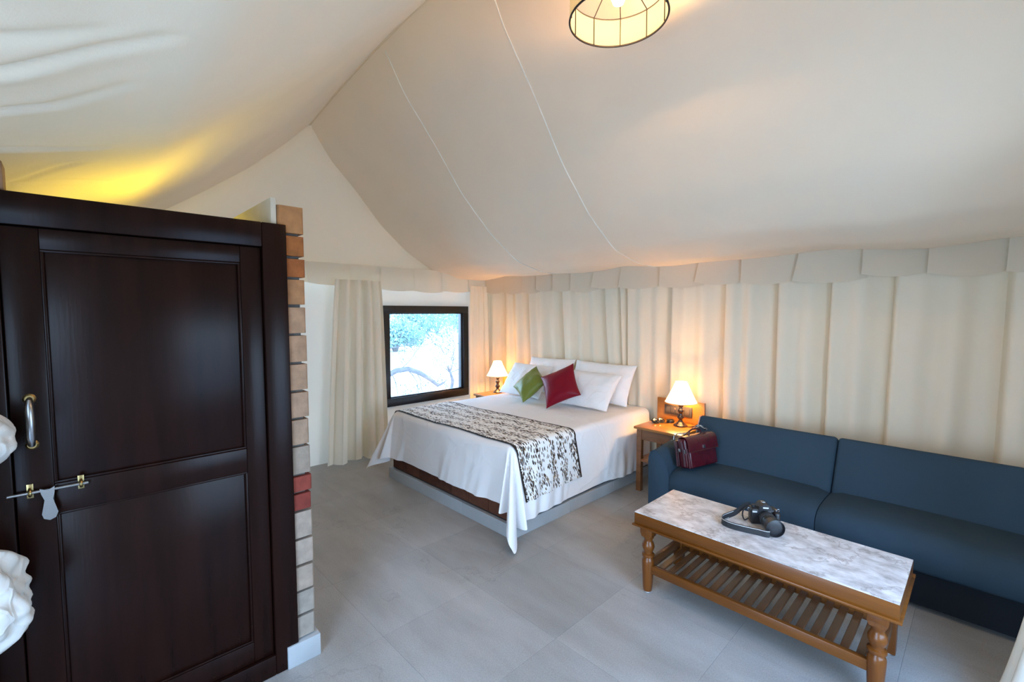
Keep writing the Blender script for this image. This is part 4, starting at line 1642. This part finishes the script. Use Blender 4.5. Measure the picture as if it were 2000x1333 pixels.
fo = bagpart('flap', flap, M['leather'], ang=60)
bagpart('flap_trim', lambda b_: tube(b_, [(0.066, -0.165, 0.124), (0.066, 0.160, 0.124)], 0.003, 6), M['leatherdk'])
bagpart('clasp', lambda b_: bbox(b_, 0.064, 0.070, -0.012, 0.012, 0.135, 0.160, 0.002), M['chrome'])
for yy in (-0.166,):
    bagpart('side_gusset', lambda b_: tube(b_, [(-0.06, yy, 0.02), (-0.055, yy, 0.10), (-0.045, yy, 0.20)], 0.007, 8), M['leatherdk'])
    bagpart('side_gusset', lambda b_: tube(b_, [(0.010, yy, 0.02), (0.012, yy, 0.10), (0.004, yy, 0.205)], 0.007, 8), M['leatherdk'])
    bagpart('side_gusset', lambda b_: tube(b_, [(0.046, yy + 0.008, 0.01), (0.048, yy + 0.008, 0.08), (0.040, yy + 0.008, 0.15)], 0.006, 8), M['leather'])
    bagpart('side_buckle', lambda b_: bbox(b_, -0.030, -0.008, yy - 0.008, yy, 0.125, 0.150, 0.002), M['chrome'])
    bagpart('side_buckle', lambda b_: bbox(b_, 0.020, 0.030, yy - 0.006, yy + 0.004, 0.115, 0.145, 0.002), M['chrome'])
bagpart('carry_handle', lambda b_: tube(b_, [(-0.01, -0.06, 0.232), (-0.008, -0.055, 0.262), (-0.005, -0.02, 0.276), (-0.002, 0.03, 0.274), (0.0, 0.062, 0.258), (0.0, 0.066, 0.232)], 0.007, 8), M['leatherdk'])


def strap_path(seed):
    r_ = random.Random(seed)
    pts = []
    for k in range(15):
        u = k / 14
        pts.append((-0.03 + 0.035 * math.sin(u * 7 + seed), -0.13 + 0.26 * u + 0.01 * math.sin(u * 13), 0.243 + 0.022 * abs(math.sin(u * 9 + seed)) + 0.004))
    return pts


def loopstrap(b_, off=0.0, w=0.024, t=0.003, wdy=0.0):
    pts = [(-0.055, -0.18, 0.215), (-0.05, -0.175, 0.245), (-0.03, -0.14, 0.258), (-0.035, -0.08, 0.246), (-0.05, -0.02, 0.25), (-0.03, 0.03, 0.285), (-0.01, 0.06, 0.296),
           (0.015, 0.08, 0.270), (0.02, 0.11, 0.258), (-0.01, 0.14, 0.262), (-0.04, 0.12, 0.285), (-0.05, 0.07, 0.270)]
    wd = [(1, 0.15 * math.sin(k), 0.6 * math.sin(k * 1.7)) for k in range(len(pts))]
    ribbon(b_, [(p[0] + off, p[1] + wdy, p[2] + abs(off) * 0.3) for p in pts], wd, w, t)


bagpart('shoulder_strap', lambda b_: loopstrap(b_), M['webbing'])
bagpart('strap_stripe', lambda b_: loopstrap(b_, 0.004, 0.006, 0.0052), M['whitestitch'])

# ------------------------------------------------------------------ items on the night table
gl = thing('sunglasses', 'folded glossy black sunglasses on the night table by the bed', 'sunglasses', (-2.05, 3.86, 0.583))
for k, (cx_, cy_) in enumerate(((-2.072, 3.815), (-2.040, 3.872))):
    b = NB()
    Mx = Matrix.Translation((cx_, cy_, 0.606)) @ Matrix.Rotation(R(60), 4, 'Z') @ Matrix.Rotation(R(62), 4, 'X') @ Matrix.Diagonal((1.25, 1, 1, 1))
    lathe(b, [(0.0, 0.004), (0.014, 0.0035), (0.022, 0.001), (0.022, -0.002), (0, -0.001)], (0, 0, 0), 22, Mx)
    obj('lens', b, M['lensglass'], gl, angle=60)
    b = NB()
    tube(b, [Mx @ Vector((0.0225 * math.cos(a), 0.0225 * math.sin(a), 0)) for a in [2 * PI * j / 24 for j in range(24)]], 0.0035, 8, closed=True)
    obj('rim', b, M['glossblack'], gl)
b = NB()
tube(b, [(-2.066, 3.838, 0.614), (-2.058, 3.846, 0.618), (-2.050, 3.852, 0.614)], 0.003, 8)
obj('bridge', b, M['glossblack'], gl)
for (p0, p1, p2) in (((-2.088, 3.790, 0.602), (-2.055, 3.80, 0.592), (-1.975, 3.90, 0.588)), ((-2.020, 3.90, 0.604), (-2.02, 3.90, 0.594), (-2.055, 3.80, 0.5875))):
    b = NB()
    tube(b, [p0, p1, p2], [0.0045, 0.004, 0.003], 8)
    obj('temple', b, M['glossblack'], gl)
b = NB()
lathe(b, [(0.0, 0), (0.034, 0), (0.036, 0.006), (0.034, 0.020), (0.030, 0.026), (0.022, 0.0275), (0, 0.028)], (-1.985, 3.945, 0.583), 24)
o = obj('lens_cap', b, M['blackplastic'])
tag(o, 'small round black cap lying beside the sunglasses on the night table', 'cap')

# ------------------------------------------------------------------ coffee table
TX0, TX1, TY0, TY1, TZ = -1.354, -0.186, 2.283, 2.750, 0.460
ct = thing('coffee_table', 'teak coffee table with marble-look top and slatted lower shelf', 'table', ((TX0 + TX1) / 2, (TY0 + TY1) / 2, 0))
b = NB()
bbox(b, TX0 + 0.001, TX1 - 0.001, TY0 + 0.001, TY1 - 0.001, TZ - 0.004, TZ)
obj('marble_top', b, M['marble'], ct)
for (x0, x1, y0, y1, mm) in ((TX0, TX1, TY0, TY0 + 0.022, 'teakh'), (TX0, TX1, TY1 - 0.022, TY1, 'teakh'), (TX0, TX0 + 0.022, TY0 + 0.022, TY1 - 0.022, 'slat'), (TX1 - 0.022, TX1, TY0 + 0.022, TY1 - 0.022, 'slat')):
    b = NB()
    bbox(b, x0, x1, y0, y1, TZ - 0.068, TZ - 0.004, 0.002)
    obj('apron', b, M[mm], ct)
for (x0, x1, y0, y1) in ((TX0 - 0.010, TX1 + 0.010, TY0 - 0.010, TY0 + 0.03), (TX0 - 0.010, TX1 + 0.010, TY1 - 0.03, TY1 + 0.010), (TX0 - 0.010, TX0 + 0.03, TY0 + 0.03, TY1 - 0.03), (TX1 - 0.03, TX1 + 0.010, TY0 + 0.03, TY1 - 0.03)):
    b = NB()
    bbox(b, x0, x1, y0, y1, TZ - 0.080, TZ - 0.068, 0.003)
    obj('moulding', b, M['teakh'], ct)
LEGP = [(0.0, 0.008), (0.022, 0.008), (0.0245, 0.012), (0.027, 0.04), (0.030, 0.10), (0.0335, 0.165), (0.0335, 0.185), (0.029, 0.198), (0.024, 0.204), (0.024, 0.209),
        (0.034, 0.213), (0.035, 0.219), (0.034, 0.225), (0.024, 0.230), (0.023, 0.238), (0.029, 0.250), (0.0345, 0.266), (0.0335, 0.280), (0.027, 0.294), (0.022, 0.303), (0.024, 0.312), (0.030, 0.322), (0.030, 0.328)]
LXa, LXb, LYa, LYb = -1.285, -0.253, 2.322, 2.708
for lx, ly in ((LXa, LYa), (LXb, LYa)):
    b = NB()
    lathe(b, LEGP, (lx, ly, 0), 28)
    lg = obj('leg', b, M['teak'], ct, angle=50)
    b = NB()
    bbox(b, lx - 0.036, lx + 0.036, ly - 0.032, ly + 0.036, 0.345, TZ - 0.080, 0.004)
    prism(b, [(lx - 0.036, 0.347), (lx + 0.036, 0.347), (lx + 0.027, 0.326), (lx - 0.027, 0.326)], 'y', ly - 0.028, ly + 0.03)
    obj('leg_block', b, M['teak'], lg)
    b = NB()
    lathe(b, [(0.014, 0), (0.015, 0.008)], (lx, ly, 0), 14)
    obj('foot_glide', b, M['whiteplastic'], lg)
for lx, ly in ((LXa, LYb), (LXb, LYb)):
    b = NB()
    bbox(b, lx - 0.027, lx + 0.027, ly - 0.022, ly + 0.026, 0.006, TZ - 0.080, 0.004)
    lg = obj('leg', b, M['teak'], ct)
    b = NB()
    lathe(b, [(0.014, 0), (0.015, 0.008)], (lx, ly, 0), 14)
    obj('foot_glide', b, M['whiteplastic'], lg)
b = NB()
bbox(b, LXa + 0.025, LXb - 0.025, LYa - 0.014, LYa + 0.012, 0.118, 0.166, 0.003)
obj('shelf_rail', b, M['teakh'], ct)
b = NB()
bbox(b, LXa + 0.020, LXb - 0.020, LYb - 0.012, LYb + 0.014, 0.118, 0.200, 0.003)
obj('shelf_rail', b, M['teakh'], ct)
for lx in (LXa, LXb):
    b = NB()
    bbox(b, lx - 0.012, lx + 0.014, LYa + 0.024, LYb - 0.02, 0.125, 0.180, 0.003)
    obj('shelf_rail', b, M['slat'], ct)
NS = 17
b = NB()
bbox(b, -0.0165, 0.0165, -(LYb - LYa) / 2 + 0.010, (LYb - LYa) / 2 - 0.010, 0, 0.014, 0.002, 1)
sl = obj('slat', b, M['slat'], ct, origin=(0, 0, 0))
for k in range(NS):
    loc = (LXa + 0.058 + (LXb - LXa - 0.116) * k / (NS - 1), (LYa + LYb) / 2, 0.132)
    if k == 0:
        sl.location = Vector(loc) - wloc(ct)
    else:
        inst(sl, 'slat', ct, loc)

# ------------------------------------------------------------------ camera on the table
cm = thing('camera_body', 'black digital camera with long lens lying on the coffee table', 'camera', (-0.80, 2.63, TZ))
ld = Vector((0.60, -0.80, 0)).normalized()
CM = Matrix.Translation((-0.795, 2.655, TZ)) @ Matrix(((ld.y * -1 * -1, ld.x, 0, 0), (-ld.x, ld.y, 0, 0), (0, 0, 1, 0), (0, 0, 0, 1)))
# local: +y = lens direction, x = across the body, z up
CM = Matrix.Translation((-0.795, 2.655, TZ)) @ Matrix.Rotation(math.atan2(ld.y, ld.x) - PI / 2, 4, 'Z')


def cpart(nm, fn, mat, ang=40, par=None):
    b_ = NB()
    fn(b_)
    bmesh.ops.transform(b_, matrix=CM, verts=b_.verts)
    return obj(nm, b_, mat, par or cm, angle=ang)


RX = Matrix.Rotation(R(-90), 4, 'X')
body = cpart('body', lambda b_: bbox(b_, -0.068, 0.068, -0.030, 0.028, 0.001, 0.086, 0.010, 3), M['blackplastic'])
cpart('grip', lambda b_: bbox(b_, -0.070, -0.036, 0.010, 0.056, 0.003, 0.080, 0.013, 3), M['blackplastic'])


def prismhump(b_):
    vs = prism(b_, [(-0.036, 0.080), (0.036, 0.080), (0.024, 0.104), (0.012, 0.112), (-0.012, 0.112), (-0.024, 0.104)], 'y', -0.034, 0.034)
    bevel_all(b_, 0.005, 2)


cpart('prism_housing', prismhump, M['blackplastic'])
cpart('hot_shoe', lambda b_: bbox(b_, -0.010, 0.010, -0.022, 0.000, 0.1115, 0.1145, 0.001), M['chrome'])
cpart('mode_dial', lambda b_: lathe(b_, [(0.0, 0.084), (0.012, 0.084), (0.012, 0.096), (0.011, 0.097), (0, 0.097)], (0.048, -0.006, 0), 20), M['blackplastic'])
cpart('shutter_button', lambda b_: lathe(b_, [(0.0, 0.082), (0.007, 0.082), (0.007, 0.089), (0, 0.090)], (-0.052, 0.030, 0), 16), M['chrome'])
cpart('eyecup', lambda b_: bbox(b_, -0.020, 0.020, -0.044, -0.028, 0.072, 0.102, 0.005), M['blackplastic'])


def lens(b_, prof, z=0.046):
    lathe(b_, prof, (0, 0, z), 36, RX)


cpart('lens_barrel', lambda b_: lens(b_, [(0.033, 0.026), (0.034, 0.045), (0.036, 0.05), (0.036, 0.080), (0.037, 0.082), (0.037, 0.10), (0.0355, 0.102), (0.0355, 0.125), (0.037, 0.13)]), M['blackplastic'])
cpart('zoom_ring', lambda b_: lens(b_, [(0.0362, 0.055), (0.0385, 0.057), (0.0385, 0.078), (0.0362, 0.080)]), M['webbing'])
cpart('lens_hood', lambda b_: lens(b_, [(0.036, 0.118), (0.041, 0.122), (0.0435, 0.165), (0.0445, 0.168), (0.042, 0.169), (0.039, 0.160), (0.037, 0.135)]), M['blackplastic'])
cpart('lens_cap', lambda b_: lens(b_, [(0.0395, 0.158), (0.030, 0.161), (0.015, 0.162), (0.0, 0.162)]), M['blackplastic'], 80)
for sx_ in (-1, 1):
    cpart('strap_lug', lambda b_: tube(b_, [(sx_ * 0.068, 0.0, 0.076), (sx_ * 0.078, 0.0, 0.080), (sx_ * 0.080, 0.004, 0.072), (sx_ * 0.069, 0.004, 0.068)], 0.002, 6), M['chrome'])
cpart('flash_contact', lambda b_: bbox(b_, 0.040, 0.064, 0.0275, 0.0290, 0.066, 0.074, 0.001), M['whitestitch'])
cpart('nameplate_strip', lambda b_: bbox(b_, -0.014, 0.014, 0.0335, 0.0350, 0.092, 0.100, 0.0005), M['whitestitch'])
# strap: one continuous band looping out over the marble (world coordinates)
SP = [(-0.865, 2.665, 0.536), (-0.895, 2.655, 0.520), (-0.920, 2.615, 0.492), (-0.945, 2.565, 0.480), (-0.955, 2.520, 0.478), (-0.940, 2.480, 0.478), (-0.905, 2.462, 0.478), (-0.860, 2.462, 0.478),
      (-0.810, 2.472, 0.478), (-0.765, 2.484, 0.478), (-0.730, 2.490, 0.478), (-0.715, 2.500, 0.478)]


def catmull(P, n=6):
    P = [Vector(p) for p in P]
    out = []
    for i in range(len(P) - 1):
        p0, p1, p2, p3 = P[max(i - 1, 0)], P[i], P[i + 1], P[min(i + 2, len(P) - 1)]
        for k in range(n):
            t_ = k / n
            out.append(0.5 * ((2 * p1) + (p2 - p0) * t_ + (2 * p0 - 5 * p1 + 4 * p2 - p3) * t_ ** 2 + (3 * p1 - p0 - 3 * p2 + p3) * t_ ** 3))
    out.append(P[-1])
    return out


SPc = catmull(SP)
b = NB()
ribbon(b, SPc, (0.0, 0.10, 1), 0.034, 0.003)
st = obj('neck_strap', b, M['webbing'], cm)
for s_ in (-1, 1):
    b = NB()
    ribbon(b, [p + Vector((0, 0, s_ * 0.013)) for p in SPc[14:]], (0.0, 0.10, 1), 0.0022, 0.0040)
    obj('strap_stitching', b, M['whitestitch'], st)
b = NB()
tube(b, catmull([(-0.862, 2.655, 0.535), (-0.885, 2.635, 0.515), (-0.888, 2.620, 0.490), (-0.870, 2.600, 0.470), (-0.855, 2.615, 0.480)]), 0.004, 6)
obj('strap_end', b, M['webbing'], st)

# ------------------------------------------------------------------ cloth at the edges of the view
b = NB()
CXc, CYc = -1.965, -0.262


def tied(u, v):
    z = 2.0 * (1 - v) + 0.02
    a = 2 * PI * u

    def hump(z_, lo, hi, p=0.7):
        if z_ <= lo or z_ >= hi:
            return 0.0
        return math.sin(PI * (z_ - lo) / (hi - lo)) ** p
    r_ = 0.040 + 0.105 * hump(z, 1.135, 1.335) + 0.115 * hump(z, 0.600, 0.915, 0.55)
    r_ *= 1 + 0.08 * math.sin(a * 7 + z * 9) + 0.20 * nz(math.cos(a) * 1.5, math.sin(a) * 1.5, z * 9) + 0.14 * nz(math.cos(a) * 4, math.sin(a) * 4, z * 26)
    return (CXc + r_ * math.cos(a), CYc + r_ * math.sin(a), z)


grid(b, tied, 96, 260, closed_u=True)
o = obj('tied_curtain', b, M['whitecloth'], angle=80)
tag(o, 'white cloth curtain bunched and knotted beside the dark door bolt', 'curtain')

b = NB()


def side_cur(u, v):
    z = 2.0 * (1 - v) + 0.008
    a = 2 * PI * u
    r_ = 0.07 + 0.165 * (v ** 2.4)
    r_ *= 1 + 0.07 * math.sin(a * 9 + 1) + 0.04 * nz(math.cos(a) * 2, math.sin(a) * 2, z * 2)
    return (0.325 + r_ * math.cos(a), 2.60 + 0.8 * r_ * math.sin(a), z)


grid(b, side_cur, 72, 40, closed_u=True)
o = obj('tied_curtain', b, M['curtain'], angle=80)
tag(o, 'white entrance curtain whose flared hem shows at the lower right corner', 'curtain')
